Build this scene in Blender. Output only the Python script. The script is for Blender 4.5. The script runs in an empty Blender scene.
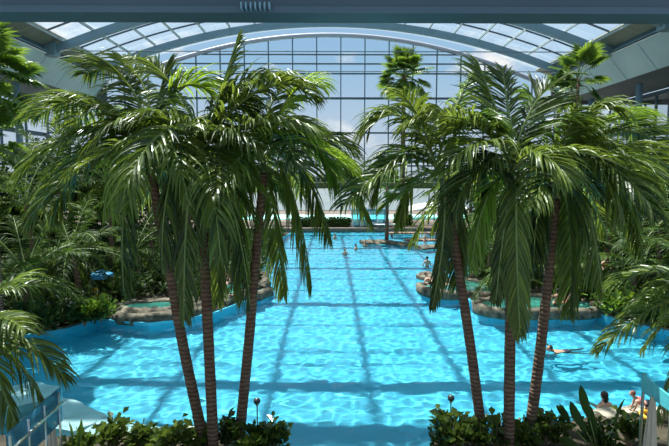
import bpy, bmesh, math, random
from mathutils import Vector, Matrix, noise
R = random.Random(7)
C = bpy.context.scene.collection
PI = math.pi
# ------------------------------------------------------------------ camera
F = 485.0
TILT = math.atan(45.0 / F); YAW = -math.atan(4.5 / F)   # looks slightly down; yaw tiny to the right
CAM = Vector((0.0, 0.0, 6.0))
rot = Matrix.Rotation(-math.atan(4.5 / F), 3, 'Z')
def ray(px, py):
    v = Vector(((px - 334.5) / F, 1.0, (223.0 - py) / F))
    c, s = math.cos(TILT), math.sin(TILT)
    v = Vector((v.x, v.y * c + v.z * s, -v.y * s + v.z * c))
    return rot @ v
def P(px, py, Y):
    d = ray(px, py); return CAM + d * (Y / d.y)
def W(px, py, z=0.0):
    d = ray(px, py); return CAM + d * ((z - CAM.z) / d.z)

cam = bpy.data.cameras.new('camera'); cam.lens = 36.0 * F / 669.0; cam.sensor_width = 36.0
cam.clip_start = 0.1; cam.clip_end = 3000
co = bpy.data.objects.new('camera', cam); C.objects.link(co)
co.location = CAM; co.rotation_euler = (PI / 2 - TILT, 0, -math.atan(4.5 / F))
bpy.context.scene.camera = co

# ------------------------------------------------------------------ helpers
class MB:
    """collects shapes for one mesh object"""
    def __init__(s): s.v = []; s.f = []; s.m = []; s.a = []; s.cur = 0; s.val = 0.5
    def vert(s, p): s.v.append(tuple(p)); s.a.append(s.val); return len(s.v) - 1
    def face(s, *ids): s.f.append(ids); s.m.append(s.cur)
    def box(s, c, size, M=None):
        c = Vector(c); hx, hy, hz = size[0] / 2, size[1] / 2, size[2] / 2
        ids = []
        for x, y, z in ((-1,-1,-1),(1,-1,-1),(1,1,-1),(-1,1,-1),(-1,-1,1),(1,-1,1),(1,1,1),(-1,1,1)):
            p = Vector((x * hx, y * hy, z * hz))
            if M is not None: p = M @ p
            ids.append(s.vert(c + p))
        for q in ((0,3,2,1),(4,5,6,7),(0,1,5,4),(1,2,6,5),(2,3,7,6),(3,0,4,7)): s.face(*[ids[i] for i in q])
    def bar(s, a, b, w, h=None, up=Vector((0, 0, 1))):
        a, b = Vector(a), Vector(b); h = h or w
        t = (b - a).normalized()
        if abs(t.dot(up)) > .98: up = Vector((0, 1, 0))
        x = t.cross(up).normalized(); y = x.cross(t)
        M = Matrix((x, t, y)).transposed()
        s.box((a + b) / 2, (w, (b - a).length, h), M)
    def tube(s, pts, rad, n=8, cap=True, noise_amp=0.0):
        pts = [Vector(p) for p in pts]; k = len(pts)
        if not hasattr(rad, '__len__'): rad = [rad] * k
        ref = None; rings = []
        for i, p in enumerate(pts):
            t = (pts[min(i + 1, k - 1)] - pts[max(i - 1, 0)]).normalized()
            if ref is None:
                ref = Vector((1, 0, 0)) if abs(t.x) < .8 else Vector((0, 1, 0))
            x = (ref - t * ref.dot(t)).normalized(); y = t.cross(x); ref = x
            ring = []
            for j in range(n):
                a = 2 * PI * j / n
                d = x * math.cos(a) + y * math.sin(a)
                r = rad[i]
                if noise_amp: r *= 1 + noise_amp * noise.noise((p + d * r) * 1.7)
                ring.append(s.vert(p + d * r))
            rings.append(ring)
        for i in range(k - 1):
            for j in range(n):
                s.face(rings[i][j], rings[i][(j + 1) % n], rings[i + 1][(j + 1) % n], rings[i + 1][j])
        if cap: s.face(*reversed(rings[0])); s.face(*rings[-1])
    def ball(s, c, r, nu=12, nv=8, namp=0.0, nf=1.0, M=None):
        c = Vector(c); r = Vector(r) if hasattr(r, '__len__') else Vector((r, r, r))
        rows = []
        for i in range(nv + 1):
            th = PI * i / nv; row = []
            for j in range(nu if 0 < i < nv else 1):
                ph = 2 * PI * j / nu
                d = Vector((math.sin(th) * math.cos(ph), math.sin(th) * math.sin(ph), math.cos(th)))
                k = 1 + (namp * noise.noise((c + d * 1.3) * nf) if namp else 0)
                q = Vector((d.x * r.x, d.y * r.y, d.z * r.z)) * k
                if M is not None: q = M @ q
                row.append(s.vert(c + q))
            rows.append(row)
        for i in range(nv):
            a, b = rows[i], rows[i + 1]
            for j in range(nu):
                j2 = (j + 1) % nu
                if i == 0: s.face(a[0], b[j], b[j2])
                elif i == nv - 1: s.face(a[j], b[0], a[j2])
                else: s.face(a[j], b[j], b[j2], a[j2])
    def mesh(s, name, mats, smooth=False):
        me = bpy.data.meshes.new(name); me.from_pydata(s.v, [], s.f)
        if not isinstance(mats, (list, tuple)): mats = [mats]
        for m in mats: me.materials.append(m)
        if len(mats) > 1: me.polygons.foreach_set('material_index', s.m)
        if len(set(s.a)) > 1:
            at = me.attributes.new('tone', 'FLOAT', 'POINT'); at.data.foreach_set('value', s.a)
        if smooth: me.polygons.foreach_set('use_smooth', [True] * len(s.f))
        me.update(); return me
    def obj(s, name, mats, parent=None, smooth=False, loc=None):
        o = bpy.data.objects.new(name, s.mesh(name, mats, smooth)); C.objects.link(o)
        if parent is not None: o.parent = parent
        if loc is not None: o.location = loc
        return o
def tag(o, label=None, cat=None, group=None, kind=None):
    if label: o['label'] = label
    if cat: o['category'] = cat
    if group: o['group'] = group
    if kind: o['kind'] = kind
    return o
def empty(name, loc=(0, 0, 0), rz=0.0, parent=None):
    o = bpy.data.objects.new(name, None); C.objects.link(o); o.location = loc; o.rotation_euler = (0, 0, rz)
    o.empty_display_size = .2
    if parent: o.parent = parent
    return o
def inst(name, me, parent, loc=(0, 0, 0), rot=(0, 0, 0), sc=1.0):
    o = bpy.data.objects.new(name, me); C.objects.link(o); o.parent = parent
    o.location = loc; o.rotation_euler = rot; o.scale = (sc, sc, sc) if not hasattr(sc, '__len__') else sc
    return o
def poly_solid(name, pts, ztop, zbot, mat, parent=None, mats_side=None):
    bm = bmesh.new()
    vs = [bm.verts.new((p[0], p[1], ztop)) for p in pts]
    f = bm.faces.new(vs); f.normal_update()
    if f.normal.z < 0: f.normal_flip()
    r = bmesh.ops.extrude_face_region(bm, geom=[f])
    for e in r['geom']:
        if isinstance(e, bmesh.types.BMVert): e.co.z = zbot
    bmesh.ops.recalc_face_normals(bm, faces=bm.faces)
    bmesh.ops.triangulate(bm, faces=[f for f in bm.faces if len(f.verts) > 4])
    me = bpy.data.meshes.new(name); bm.to_mesh(me); bm.free()
    me.materials.append(mat)
    if mats_side:
        me.materials.append(mats_side)
        for p in me.polygons:
            if abs(p.normal.z) < .5: p.material_index = 1
    o = bpy.data.objects.new(name, me); C.objects.link(o)
    if parent: o.parent = parent
    return o

# ------------------------------------------------------------------ materials
def nt(name):
    m = bpy.data.materials.new(name); m.use_nodes = True
    t = m.node_tree; t.nodes.clear()
    out = t.nodes.new('ShaderNodeOutputMaterial')
    return m, t, out
def N(t, kind, **kw):
    n = t.nodes.new(kind)
    for k, v in kw.items():
        if k in n.inputs: n.inputs[k].default_value = v
        else: setattr(n, k, v)
    return n
def ramp(t, stops, fac):
    r = t.nodes.new('ShaderNodeValToRGB'); e = r.color_ramp.elements
    while len(e) < len(stops): e.new(.5)
    for i, (p, c) in enumerate(stops): e[i].position = p; e[i].color = (*c, 1)
    t.links.new(fac, r.inputs['Fac']); return r.outputs['Color']
def solid(name, c1, c2=None, rough=.6, scale=3.0, metal=0.0, bump=0.0, spec=.5, stretch=None):
    m, t, out = nt(name)
    b = N(t, 'ShaderNodeBsdfPrincipled', Roughness=rough, Metallic=metal)
    b.inputs['Specular IOR Level'].default_value = spec
    if c2 is None: c2 = tuple(x * .85 for x in c1)
    tc = N(t, 'ShaderNodeTexCoord'); mp = N(t, 'ShaderNodeMapping')
    if stretch: mp.inputs['Scale'].default_value = stretch
    t.links.new(tc.outputs['Object'], mp.inputs['Vector'])
    nz = N(t, 'ShaderNodeTexNoise', Scale=scale, Detail=5.0)
    t.links.new(mp.outputs['Vector'], nz.inputs['Vector'])
    t.links.new(ramp(t, [(.35, c1), (.65, c2)], nz.outputs['Fac']), b.inputs['Base Color'])
    if bump:
        bp = N(t, 'ShaderNodeBump', Strength=bump, Distance=.05)
        t.links.new(nz.outputs['Fac'], bp.inputs['Height']); t.links.new(bp.outputs['Normal'], b.inputs['Normal'])
    t.links.new(b.outputs['BSDF'], out.inputs['Surface'])
    return m
def leafmat(name, dark, light, trans=.35, rough=.38, spec=.35):
    m, t, out = nt(name)
    at = N(t, 'ShaderNodeAttribute', attribute_name='tone')
    oi = N(t, 'ShaderNodeObjectInfo')
    mx = N(t, 'ShaderNodeMath', operation='MULTIPLY_ADD'); mx.inputs[1].default_value = .55
    md = N(t, 'ShaderNodeMath', operation='MULTIPLY_ADD'); md.inputs[1].default_value = .45; md.inputs[2].default_value = 0
    t.links.new(oi.outputs['Random'], md.inputs[0])
    t.links.new(at.outputs['Fac'], mx.inputs[0]); t.links.new(md.outputs[0], mx.inputs[2])
    col = ramp(t, [(0.1, dark), (.9, light)], mx.outputs[0])
    b = N(t, 'ShaderNodeBsdfPrincipled', Roughness=rough); b.inputs['Specular IOR Level'].default_value = spec
    tr = N(t, 'ShaderNodeBsdfTranslucent')
    hs = N(t, 'ShaderNodeHueSaturation', Hue=.488, Saturation=1.05, Value=2.0)
    t.links.new(col, hs.inputs['Color']); t.links.new(hs.outputs['Color'], tr.inputs['Color'])
    t.links.new(col, b.inputs['Base Color'])
    ms = N(t, 'ShaderNodeMixShader', Fac=trans)
    t.links.new(b.outputs['BSDF'], ms.inputs[1]); t.links.new(tr.outputs['BSDF'], ms.inputs[2])
    t.links.new(ms.outputs['Shader'], out.inputs['Surface'])
    return m
def glass(name, tint=(1, 1, 1), transp=.9, scatter=0.0, sc_col=(.9, .93, .95)):
    m, t, out = nt(name)
    tr = N(t, 'ShaderNodeBsdfTransparent'); tr.inputs['Color'].default_value = (*tint, 1)
    gl = N(t, 'ShaderNodeBsdfGlossy', Roughness=.03)
    lw = N(t, 'ShaderNodeFresnel', IOR=1.35)
    ms = N(t, 'ShaderNodeMixShader'); t.links.new(lw.outputs[0], ms.inputs['Fac'])
    src = tr.outputs[0]
    if scatter:
        tl = N(t, 'ShaderNodeBsdfTranslucent'); tl.inputs['Color'].default_value = (*sc_col, 1)
        m2 = N(t, 'ShaderNodeMixShader', Fac=scatter)
        t.links.new(tr.outputs[0], m2.inputs[1]); t.links.new(tl.outputs[0], m2.inputs[2]); src = m2.outputs[0]
    t.links.new(src, ms.inputs[1]); t.links.new(gl.outputs[0], ms.inputs[2])
    t.links.new(ms.outputs[0], out.inputs['Surface'])
    return m

M = {}
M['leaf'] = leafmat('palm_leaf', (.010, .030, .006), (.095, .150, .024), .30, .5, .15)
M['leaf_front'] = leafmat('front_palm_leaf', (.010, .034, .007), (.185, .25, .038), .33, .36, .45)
M['leaf_yellower'] = leafmat('yellower_palm_leaf', (.05, .11, .012), (.25, .36, .045), .42, .36, .4)  # brighter, yellower copy of the front leaf colour, for some fronds
M['leaf_fan'] = leafmat('fan_leaf', (.03, .07, .01), (.16, .25, .035), .35)
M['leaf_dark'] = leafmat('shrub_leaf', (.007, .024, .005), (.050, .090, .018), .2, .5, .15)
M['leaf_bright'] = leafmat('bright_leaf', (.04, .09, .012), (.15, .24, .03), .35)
M['leaf_bed'] = leafmat('bed_leaf', (.010, .030, .006), (.11, .16, .028), .25, .25, .6)
M['rachis'] = solid('rachis', (.13, .20, .05), (.20, .26, .07), .5)
M['shaft'] = solid('crownshaft', (.10, .16, .05), (.20, .22, .09), .5, 4)
def trunkmat():
    m, t, out = nt('palm_trunk')
    b = N(t, 'ShaderNodeBsdfPrincipled', Roughness=.8)
    tc = N(t, 'ShaderNodeTexCoord')
    wv = N(t, 'ShaderNodeTexWave', Scale=3.4, Distortion=4.0, Detail=2.0); wv.bands_direction = 'Z'; wv.inputs['Detail Scale'].default_value = 2
    nz = N(t, 'ShaderNodeTexNoise', Scale=4.0, Detail=6.0)
    t.links.new(tc.outputs['Object'], wv.inputs['Vector']); t.links.new(tc.outputs['Object'], nz.inputs['Vector'])
    a = ramp(t, [(.0, (.11, .065, .042)), (.3, (.20, .12, .08)), (1, (.26, .165, .11))], wv.outputs['Fac'])
    c = ramp(t, [(.3, (.62, .52, .45)), (.7, (1.0, 1, .9))], nz.outputs['Fac'])
    mx = N(t, 'ShaderNodeMix', data_type='RGBA', blend_type='MULTIPLY'); mx.inputs[0].default_value = 1
    t.links.new(a, mx.inputs[6]); t.links.new(c, mx.inputs[7]); t.links.new(mx.outputs[2], b.inputs['Base Color'])
    bp = N(t, 'ShaderNodeBump', Strength=.6, Distance=.03)
    t.links.new(wv.outputs['Fac'], bp.inputs['Height']); t.links.new(bp.outputs['Normal'], b.inputs['Normal'])
    t.links.new(b.outputs[0], out.inputs['Surface']); return m
M['trunk'] = trunkmat()
M['fibre'] = solid('dry_fibre', (.20, .13, .07), (.32, .22, .12), .9, 12)
M['steel'] = solid('painted_steel', (.17, .29, .35), (.20, .32, .38), .45, .5)
M['steel_dark'] = solid('dark_steel', (.055, .095, .125), (.075, .12, .15), .45, .5)
M['purlin'] = solid('pale_purlin', (.42, .50, .52), (.48, .55, .56), .5, .6)
M['arch_pink'] = solid('facade_arch_paint', (.42, .42, .48), (.46, .45, .50), .5, .6)
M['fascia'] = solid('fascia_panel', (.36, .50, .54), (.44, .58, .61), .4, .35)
M['olive'] = solid('solid_roof_panel', (.22, .24, .19), (.28, .29, .24), .7, .6)
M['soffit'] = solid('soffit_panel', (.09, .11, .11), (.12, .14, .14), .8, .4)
M['concrete'] = solid('concrete', (.20, .20, .18), (.26, .26, .24), .85, 1.2, bump=.2)
M['roofglass'] = glass('roof_glass', (.86, .93, .97), scatter=.09)
M['facadeglass'] = glass('facade_glass', (.90, .95, .98))
M['blueglass'] = glass('blue_glass', (.45, .80, .92), scatter=.15)
M['railglass'] = glass('rail_glass', (.30, .66, .85), scatter=.5, sc_col=(.38, .74, .90))
M['stainless'] = solid('stainless', (.62, .66, .68), (.55, .6, .34), .25, 3, metal=.8)
M['soil'] = solid('soil', (.035, .028, .018), (.07, .055, .03), .95, 2.5, bump=.5)
M['rock'] = solid('ledge_rock', (.035, .032, .02), (.20, .17, .12), .9, 3.2, bump=.8)
M['lime'] = solid('limestone', (.26, .23, .16), (.52, .47, .36), .85, 4, bump=.6)
M['wood'] = solid('deck_wood', (.16, .09, .06), (.25, .15, .10), .7, 5, stretch=(1, 12, 1))
M['paving'] = solid('terrace_paving', (.13, .095, .075), (.17, .13, .10), .85, 1)
M['white'] = solid('white_fabric', (.80, .80, .80), (.86, .86, .85), .8)
M['beige'] = solid('beige_fabric', (.50, .44, .33), (.62, .55, .43), .9, 6, stretch=(8, 8, .4))
M['blue'] = solid('blue_canvas', (.04, .28, .50), (.06, .34, .58), .6)
M['teal'] = solid('teal_panel', (.07, .45, .50), (.10, .52, .56), .4)
M['yellow'] = solid('yellow_plastic', (.85, .48, .04), (.80, .42, .03), .5)
M['orange'] = solid('orange_plastic', (.85, .40, .05), (.8, .5, .1), .5)
M['red'] = solid('red_cloth', (.62, .10, .10), (.70, .16, .14), .8)
M['navy'] = solid('navy_cloth', (.02, .03, .06), (.03, .04, .08), .8)
M['black'] = solid('black_metal', (.03, .035, .035), (.04, .045, .045), .35)
M['skin'] = solid('skin', (.60, .34, .24), (.64, .38, .27), .55)
M['skin2'] = solid('tanned_skin', (.45, .24, .15), (.48, .27, .17), .55)
M['hair_d'] = solid('dark_hair', (.010, .007, .006), (.02, .015, .012), .9, 20)
M['hair_b'] = solid('brown_hair', (.10, .05, .025), (.14, .08, .04), .5, 20)
M['hair_r'] = solid('auburn_hair', (.16, .05, .03), (.2, .08, .05), .5, 20)
M['eye'] = solid('eye', (.03, .02, .02), (.04, .03, .03), .2)
M['flower'] = solid('white_petals', (.85, .85, .82), (.9, .9, .88), .7)
M['lawn'] = solid('lawn', (.05, .085, .02), (.10, .12, .04), .95, .05)
M['far_tree'] = solid('far_trees', (.015, .035, .012), (.04, .065, .025), .95, .3)
M['green_slab'] = solid('pool_liner_shelf', (.50, .68, .68), (.60, .75, .74), .8, 2)

def floor_mat():
    m, t, out = nt('pool_liner')
    b = N(t, 'ShaderNodeBsdfPrincipled', Roughness=.6)
    tc = N(t, 'ShaderNodeTexCoord')
    nz = N(t, 'ShaderNodeTexNoise', Scale=.35, Detail=4.0)
    t.links.new(tc.outputs['Object'], nz.inputs['Vector'])
    c = ramp(t, [(.3, (.040, .40, .55)), (.7, (.062, .47, .62))], nz.outputs['Fac'])
    t.links.new(c, b.inputs['Base Color'])
    t.links.new(b.outputs[0], out.inputs['Surface']); return m
M['liner'] = floor_mat()
def water_mat(name='pool_water', tint=(.88, .98, 1.0), amp=1.0, wscale=1.0):
    m, t, out = nt(name)
    g = N(t, 'ShaderNodeBsdfRefraction', IOR=1.33, Roughness=0.0); g.inputs['Color'].default_value = (*tint, 1)
    gl = N(t, 'ShaderNodeBsdfGlossy', Roughness=.05)
    fr = N(t, 'ShaderNodeFresnel', IOR=1.33)
    m2 = N(t, 'ShaderNodeMixShader'); t.links.new(fr.outputs[0], m2.inputs['Fac'])
    t.links.new(g.outputs[0], m2.inputs[1]); t.links.new(gl.outputs[0], m2.inputs[2])
    t.links.new(m2.outputs[0], out.inputs['Surface']); return m
M['water'] = water_mat()
M['spa_water'] = water_mat('spa_water', (.72, .98, .90), .6, 1.6)
M['lake'] = solid('lake_water', (.13, .15, .15), (.16, .18, .17), .4, .05)
M['spa_floor'] = solid('spa_liner', (.30, .80, .74), (.42, .86, .78), .7, 1)

# ------------------------------------------------------------------ palm fronds
def frond_mesh(name, p0, p1, p2, leaf_len, n, seed, mats, width=.05, droop=1.0, vee=.25, side0=None, fold=True, petiole=.12):
    rr = random.Random(seed); mb = MB()
    p0, p1, p2 = Vector(p0), Vector(p1), Vector(p2)
    az = Vector((p2.x - p0.x, p2.y - p0.y, 0))
    if az.length < .05: az = Vector((0, -1, 0))
    az.normalize()
    S = side0 or Vector((-az.y, az.x, 0))
    K = 16; pts = []
    # cubic with p1 pulled to both handles
    a1 = p0.lerp(p1, .75); a2 = p2.lerp(p1, .34)
    for i in range(K + 1):
        t = i / K; u = 1 - t
        pts.append(p0 * u**3 + a1 * 3 * u * u * t + a2 * 3 * u * t * t + p2 * t**3)
    L = sum((pts[i + 1] - pts[i]).length for i in range(K))
    mb.cur = 1; mb.val = .6
    mb.tube(pts, [.030 * (1 - .85 * i / K) + .003 for i in range(K + 1)], 5, cap=False)
    mb.cur = 0
    twist = rr.uniform(-.35, .35)
    base_tone = rr.random() * .35
    for i in range(n):
        t = petiole + (1 - petiole) * (i + .5) / n
        x = t * K; k = min(int(x), K - 1); fr = x - k
        p = pts[k].lerp(pts[k + 1], fr); T = (pts[k + 1] - pts[k]).normalized()
        s = (S - T * S.dot(T))
        if s.length < .2: s = Vector((1, 0, 0)) - T * T.x
        s.normalize()
        s = Matrix.Rotation(twist * t, 3, T) @ s
        Nn = s.cross(T)
        if Nn.z < 0 and abs(T.z) < .8: Nn = -Nn
        prof = math.sin(PI * min(1, (.18 + .80 * (t - petiole) / (1 - petiole)))) ** .6
        for sd in (-1, 1):
            if rr.random() < .03: continue
            ll = leaf_len * prof * rr.uniform(.82, 1.12)
            al = math.radians(66 - 38 * t + rr.uniform(-8, 8)) * (1 - .42 * max(0, min(1, (-T.z - .35) / .5)))
            d = (T * math.cos(al) + s * sd * math.sin(al) + Nn * (vee + rr.uniform(-.12, .12))).normalized()
            wv = d.cross(Nn).normalized()
            wv = (Matrix.Rotation(rr.uniform(-.85, .85), 3, d) @ wv)
            w = width * rr.uniform(.8, 1.15) * (.6 + .4 * prof)
            g = droop * rr.uniform(.7, 1.35) * .16
            q = p.copy(); seg = 5; prev = None
            mb.val = min(1, max(0, base_tone + rr.gauss(.32, .26)))
            for j in range(seg + 1):
                ww = w * (.45, 1.0, 1.0, .82, .5, .06)[j] * .5
                nn = wv.cross(d).normalized()
                if fold:
                    ids = (mb.vert(q - wv * ww + nn * ww * .35), mb.vert(q), mb.vert(q + wv * ww + nn * ww * .35))
                else: ids = (mb.vert(q - wv * ww), mb.vert(q + wv * ww))
                if prev:
                    for z in range(len(ids) - 1): mb.face(prev[z], prev[z + 1], ids[z + 1], ids[z])
                prev = ids
                q = q + d * (ll / seg)
                d = (d + Vector((0, 0, -g * (1 + j * .5)))).normalized()
                wv = (wv - d * wv.dot(d)).normalized()
    return mb.mesh(name, mats)
# library for the background: droop classes
LIB = {}
for cls, (p1, p2) in {'up': ((.7, 0, 1.7), (1.7, 0, 2.3)), 'arch': ((1.2, 0, 1.5), (2.9, 0, .7)), 'out': ((1.3, 0, .7), (2.9, 0, -.5)), 'hang': ((1.1, 0, .35), (1.7, 0, -2.1))}.items():
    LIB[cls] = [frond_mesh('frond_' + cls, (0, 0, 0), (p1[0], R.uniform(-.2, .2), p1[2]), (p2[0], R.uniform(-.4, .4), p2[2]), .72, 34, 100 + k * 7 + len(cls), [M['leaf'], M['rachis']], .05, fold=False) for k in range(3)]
LIBB = {}
for cls, ms in LIB.items():
    LIBB[cls] = []
    for me in ms:
        m2 = me.copy(); m2.materials[0] = M['leaf_bright']; LIBB[cls].append(m2)

def bg_palm(px, Y, h, n, sc, label, seed, lib=None, cat='palm', classes=None, group='feather palms on the banks', gz=.18, px_is_x=False, fr_sc=1.0, multi=0):
    rr = random.Random(seed); lib = lib or LIB
    b = P(px, 200, Y) if not px_is_x else Vector((px, Y, 0)); b.z = gz
    root = tag(empty('palm_tree', b, 0), label, cat, group)
    stems = [(0, 0, h)] if not multi else [(rr.uniform(-.7, .7), rr.uniform(-.7, .7), h * rr.uniform(.45, 1.05)) for _ in range(multi)]
    for sx, sy, hh in stems:
        lean = Vector((rr.uniform(-.25, .25) + sx * .5, rr.uniform(-.25, .25) + sy * .5, 0))
        tb = MB(); top = Vector((sx, sy, 0)) + lean + Vector((0, 0, hh))
        pts = [Vector((sx, sy, 0)) + lean * (i / 6) ** 1.6 + Vector((0, 0, hh * i / 6)) for i in range(7)]
        pts[0].z = -.25
        r0 = .12 if not multi else .06
        tb.tube(pts, [r0 * (1.15 - .35 * i / 6) for i in range(7)], 8)
        tb.obj('trunk', M['trunk'], root, True)
        nn = n if not multi else max(5, n // multi)
        for k in range(nn):
            az = 2 * PI * (k + rr.random() * .5) / nn * 2.618
            u = k / nn
            cls = ('up' if u < .22 else 'arch' if u < .5 else 'out' if u < .78 else 'hang') if not classes else classes[int(u * len(classes))]
            s = sc * rr.uniform(.85, 1.12)
            inst('frond', rr.choice(lib[cls]), root, top + Vector((0, 0, -.15 * u)), (rr.uniform(-.15, .15), rr.uniform(-.15, .15), az), s)
    return root

# fan leaf
def fan_mesh(seed, mat, hang=False):
    rr = random.Random(seed); mb = MB(); mb.cur = 1; mb.val = .5
    L = 1.0
    pts = [(0, 0, 0), (L * .5, 0, .22), (L, 0, .25)]
    mb.tube(pts, [.028, .02, .015], 5)
    mb.cur = 0; n = 26
    c = Vector((L, 0, .25))
    for i in range(n):
        a = math.radians(-125 + 250 * i / (n - 1)); mb.val = min(1, max(0, rr.gauss(.5, .2)))
        d = Vector((math.cos(a), math.sin(a), .28)).normalized(); s = Vector((-math.sin(a), math.cos(a), 0))
        q = c.copy(); prev = None; ll = rr.uniform(.75, .95) * (1 - .12 * abs(a) / 2)
        for j in range(5):
            w = (.012, .055, .062, .04, .004)[j]
            ids = (mb.vert(q - s * w), mb.vert(q + Vector((0, 0, .02 if j < 4 else 0))), mb.vert(q + s * w))
            if prev:
                mb.face(prev[0], prev[1], ids[1], ids[0]); mb.face(prev[1], prev[2], ids[2], ids[1])
            prev = ids; q = q + d * (ll / 4); d = (d + Vector((0, 0, -.10 - .14 * j))).normalized()
    return mb.mesh('fan_frond', [mat, M['rachis']])
FAN = [fan_mesh(k, M['leaf_fan']) for k in range(3)]
def fan_palm(b, h, nf, sc, label, seed, r=.16, skirt=False, group='fan palms'):
    rr = random.Random(seed)
    root = tag(empty('fan_palm', b), label, 'palm', group)
    tb = MB(); tb.tube([(0, 0, -.2 if i == 0 else h * i / 8) for i in range(9)], [r * (1.25 - .4 * i / 8) for i in range(9)], 10)
    tb.obj('trunk', M['trunk'], root, True)
    for k in range(nf):
        u = (k + .5) / nf; el = math.radians(82 - 125 * u + rr.uniform(-16, 16)); az = k * 2.39996 + rr.uniform(-.3, .3)
        inst('frond', rr.choice(FAN), root, (0, 0, h - .3 * u * sc), (rr.uniform(-.3, .3), -el + .2, az), sc * rr.uniform(.85, 1.1))
    if skirt:
        sb = MB()
        for k in range(70):
            a = rr.uniform(0, 2 * PI); q = Vector((math.cos(a) * r, math.sin(a) * r, h - rr.uniform(.2, 1.2)))
            d = Vector((math.cos(a) * .55, math.sin(a) * .55, -1)).normalized()
            sb.bar(q, q + d * rr.uniform(.8, 1.5), .10, .02)
        sb.obj('dead_leaf_skirt', M['fibre'], root)
    return root

# ------------------------------------------------------------------ front six palms
def front_palm(trunk_px, Y, Ys, crown_px, fronds, label, seed, ll=.95, extra=8):
    rr = random.Random(seed)
    base = P(trunk_px[0][0], trunk_px[0][1], Y); base.z = .2
    root = tag(empty('palm_tree', base), label, 'palm', 'six slender palms in the front planting beds')
    k = len(trunk_px); pts = []
    for i, (x, y) in enumerate(trunk_px):
        u = i / (k - 1); p = P(x, y, Y + (Ys - Y) * u)
        if i == 0: p.z = .0
        pts.append(p)
    dense = []
    for i in range(k - 1):
        a = pts[max(i - 1, 0)]; b = pts[i]; c = pts[i + 1]; d = pts[min(i + 2, k - 1)]
        for j in range(8):
            t = j / 8
            dense.append(.5 * ((2 * b) + (c - a) * t + (2 * a - 5 * b + 4 * c - d) * t * t + (-a + 3 * b - 3 * c + d) * t**3))
    dense.append(pts[-1])
    loc = [p - base for p in dense]; m = len(loc)
    ncut = int(m * .86)
    tb = MB(); tb.tube(loc[:ncut + 1], [(.116 - .038 * i / m) * (1.25 if i == 0 else 1 + .035 * (i % 2)) for i in range(ncut + 1)], 12)
    tb.obj('trunk', M['trunk'], root, True)
    sh = MB(); sh.tube(loc[ncut:], [.088 - .03 * i / (m - ncut) for i in range(m - ncut)], 10)
    sh.obj('crownshaft', M['shaft'], root, True)
    cr = P(crown_px[0], crown_px[1], Ys)
    for fi, fd in enumerate(fronds):
        c, tip, dy = fd[0], fd[1], fd[2]; lsc = fd[3] if len(fd) > 3 else 1.0
        p0 = cr + Vector((rr.uniform(-.08, .08), rr.uniform(-.08, .08), rr.uniform(-.25, .1)))
        p1 = P(c[0], c[1], Ys + dy * .55); p2 = P(tip[0], tip[1], Ys + dy)
        L = (p1 - p0).length + (p2 - p1).length
        me = frond_mesh('frond', p0 - base, p1 - base, p2 - base, ll * lsc * min(1.15, .62 + L * .14), int(22 + L * 12), seed * 50 + fi, [M['leaf_yellower' if fi % 5 == 4 else 'leaf_front'], M['rachis']], .050, droop=1.0 if len(fd) < 5 else fd[4])
        inst('frond', me, root)
    for k in range(extra):                       # fronds that point away from or towards the viewer
        az = rr.uniform(0, 2 * PI); r1 = rr.uniform(1.0, 1.4); up = rr.uniform(.2, 1.1)
        d = Vector((math.cos(az), math.sin(az), 0))
        p0 = cr - base
        me = frond_mesh('frond', p0, p0 + d * r1 + Vector((0, 0, up)), p0 + d * r1 * 1.9 + Vector((0, 0, up - rr.uniform(1, 2.2))), ll * .9, 34, seed * 50 + 30 + k, [M['leaf_front'], M['rachis']], .055)
        inst('frond', me, root)
    return root
front_palm([(207, 452), (184, 350), (168, 262), (156, 200), (150, 155)], 10.0, 9.8, (150, 148),
    [((135, 42), (86, 74), .6), ((95, 70), (34, 118), .8), ((85, 92), (22, 178), -.4), ((82, 108), (52, 218), .5),
     ((118, 105), (104, 212), -.7), ((112, 165), (124, 292), -.3), ((182, 150), (188, 252), .4), ((158, 95), (168, 62), .3, .8, .4),
     ((110, 60), (70, 130), 1.3), ((172, 52), (208, 92), .3), ((112, 88), (58, 104), -.3), ((188, 95), (232, 140), -.5), ((130, 85), (92, 150), -.9), ((160, 78), (122, 58), .9)],
    'slender palm leaning left, leftmost trunk of the left front trio', 11)
front_palm([(214, 452), (208, 330), (203, 240), (201, 185), (200, 160)], 9.7, 9.6, (200, 150),
    [((182, 165), (184, 318), -1.2, .9), ((236, 150), (250, 305), -.6), ((232, 30), (316, 98), .6), ((222, 90), (238, 36), .2, .7, .3),
     ((280, 92), (352, 172), -.5), ((185, 80), (148, 62), .5), ((160, 130), (162, 262), -.8), ((250, 92), (318, 132), -.9),
     ((222, 175), (218, 300), .6), ((160, 92), (112, 148), .4), ((208, 62), (250, 115), .7), ((176, 96), (138, 122), -.7), ((218, 100), (262, 150), -1.0), ((240, 70), (296, 84), -.2)],
    'slender palm with straight upright trunk in the middle of the left front trio', 12)
front_palm([(238, 452), (249, 340), (256, 255), (262, 190), (264, 165)], 10.2, 10.6, (264, 150),
    [((302, 85), (362, 196), .3), ((296, 150), (312, 288), -.3), ((274, 190), (284, 294), .5, .9), ((238, 115), (232, 212), .6),
     ((292, 92), (338, 186), -.8), ((258, 100), (288, 84), .4), ((228, 160), (236, 300), -.5), ((325, 108), (372, 222), .9),
     ((300, 120), (330, 240), 1.0), ((288, 62), (320, 88), .3), ((238, 85), (203, 132), .6), ((312, 108), (350, 150), -.4), ((280, 90), (308, 140), -.9), ((250, 75), (222, 90), 1.1)],
    'slender palm leaning right, its trunk nearest the round path lamp of the left bed', 13)
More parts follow.
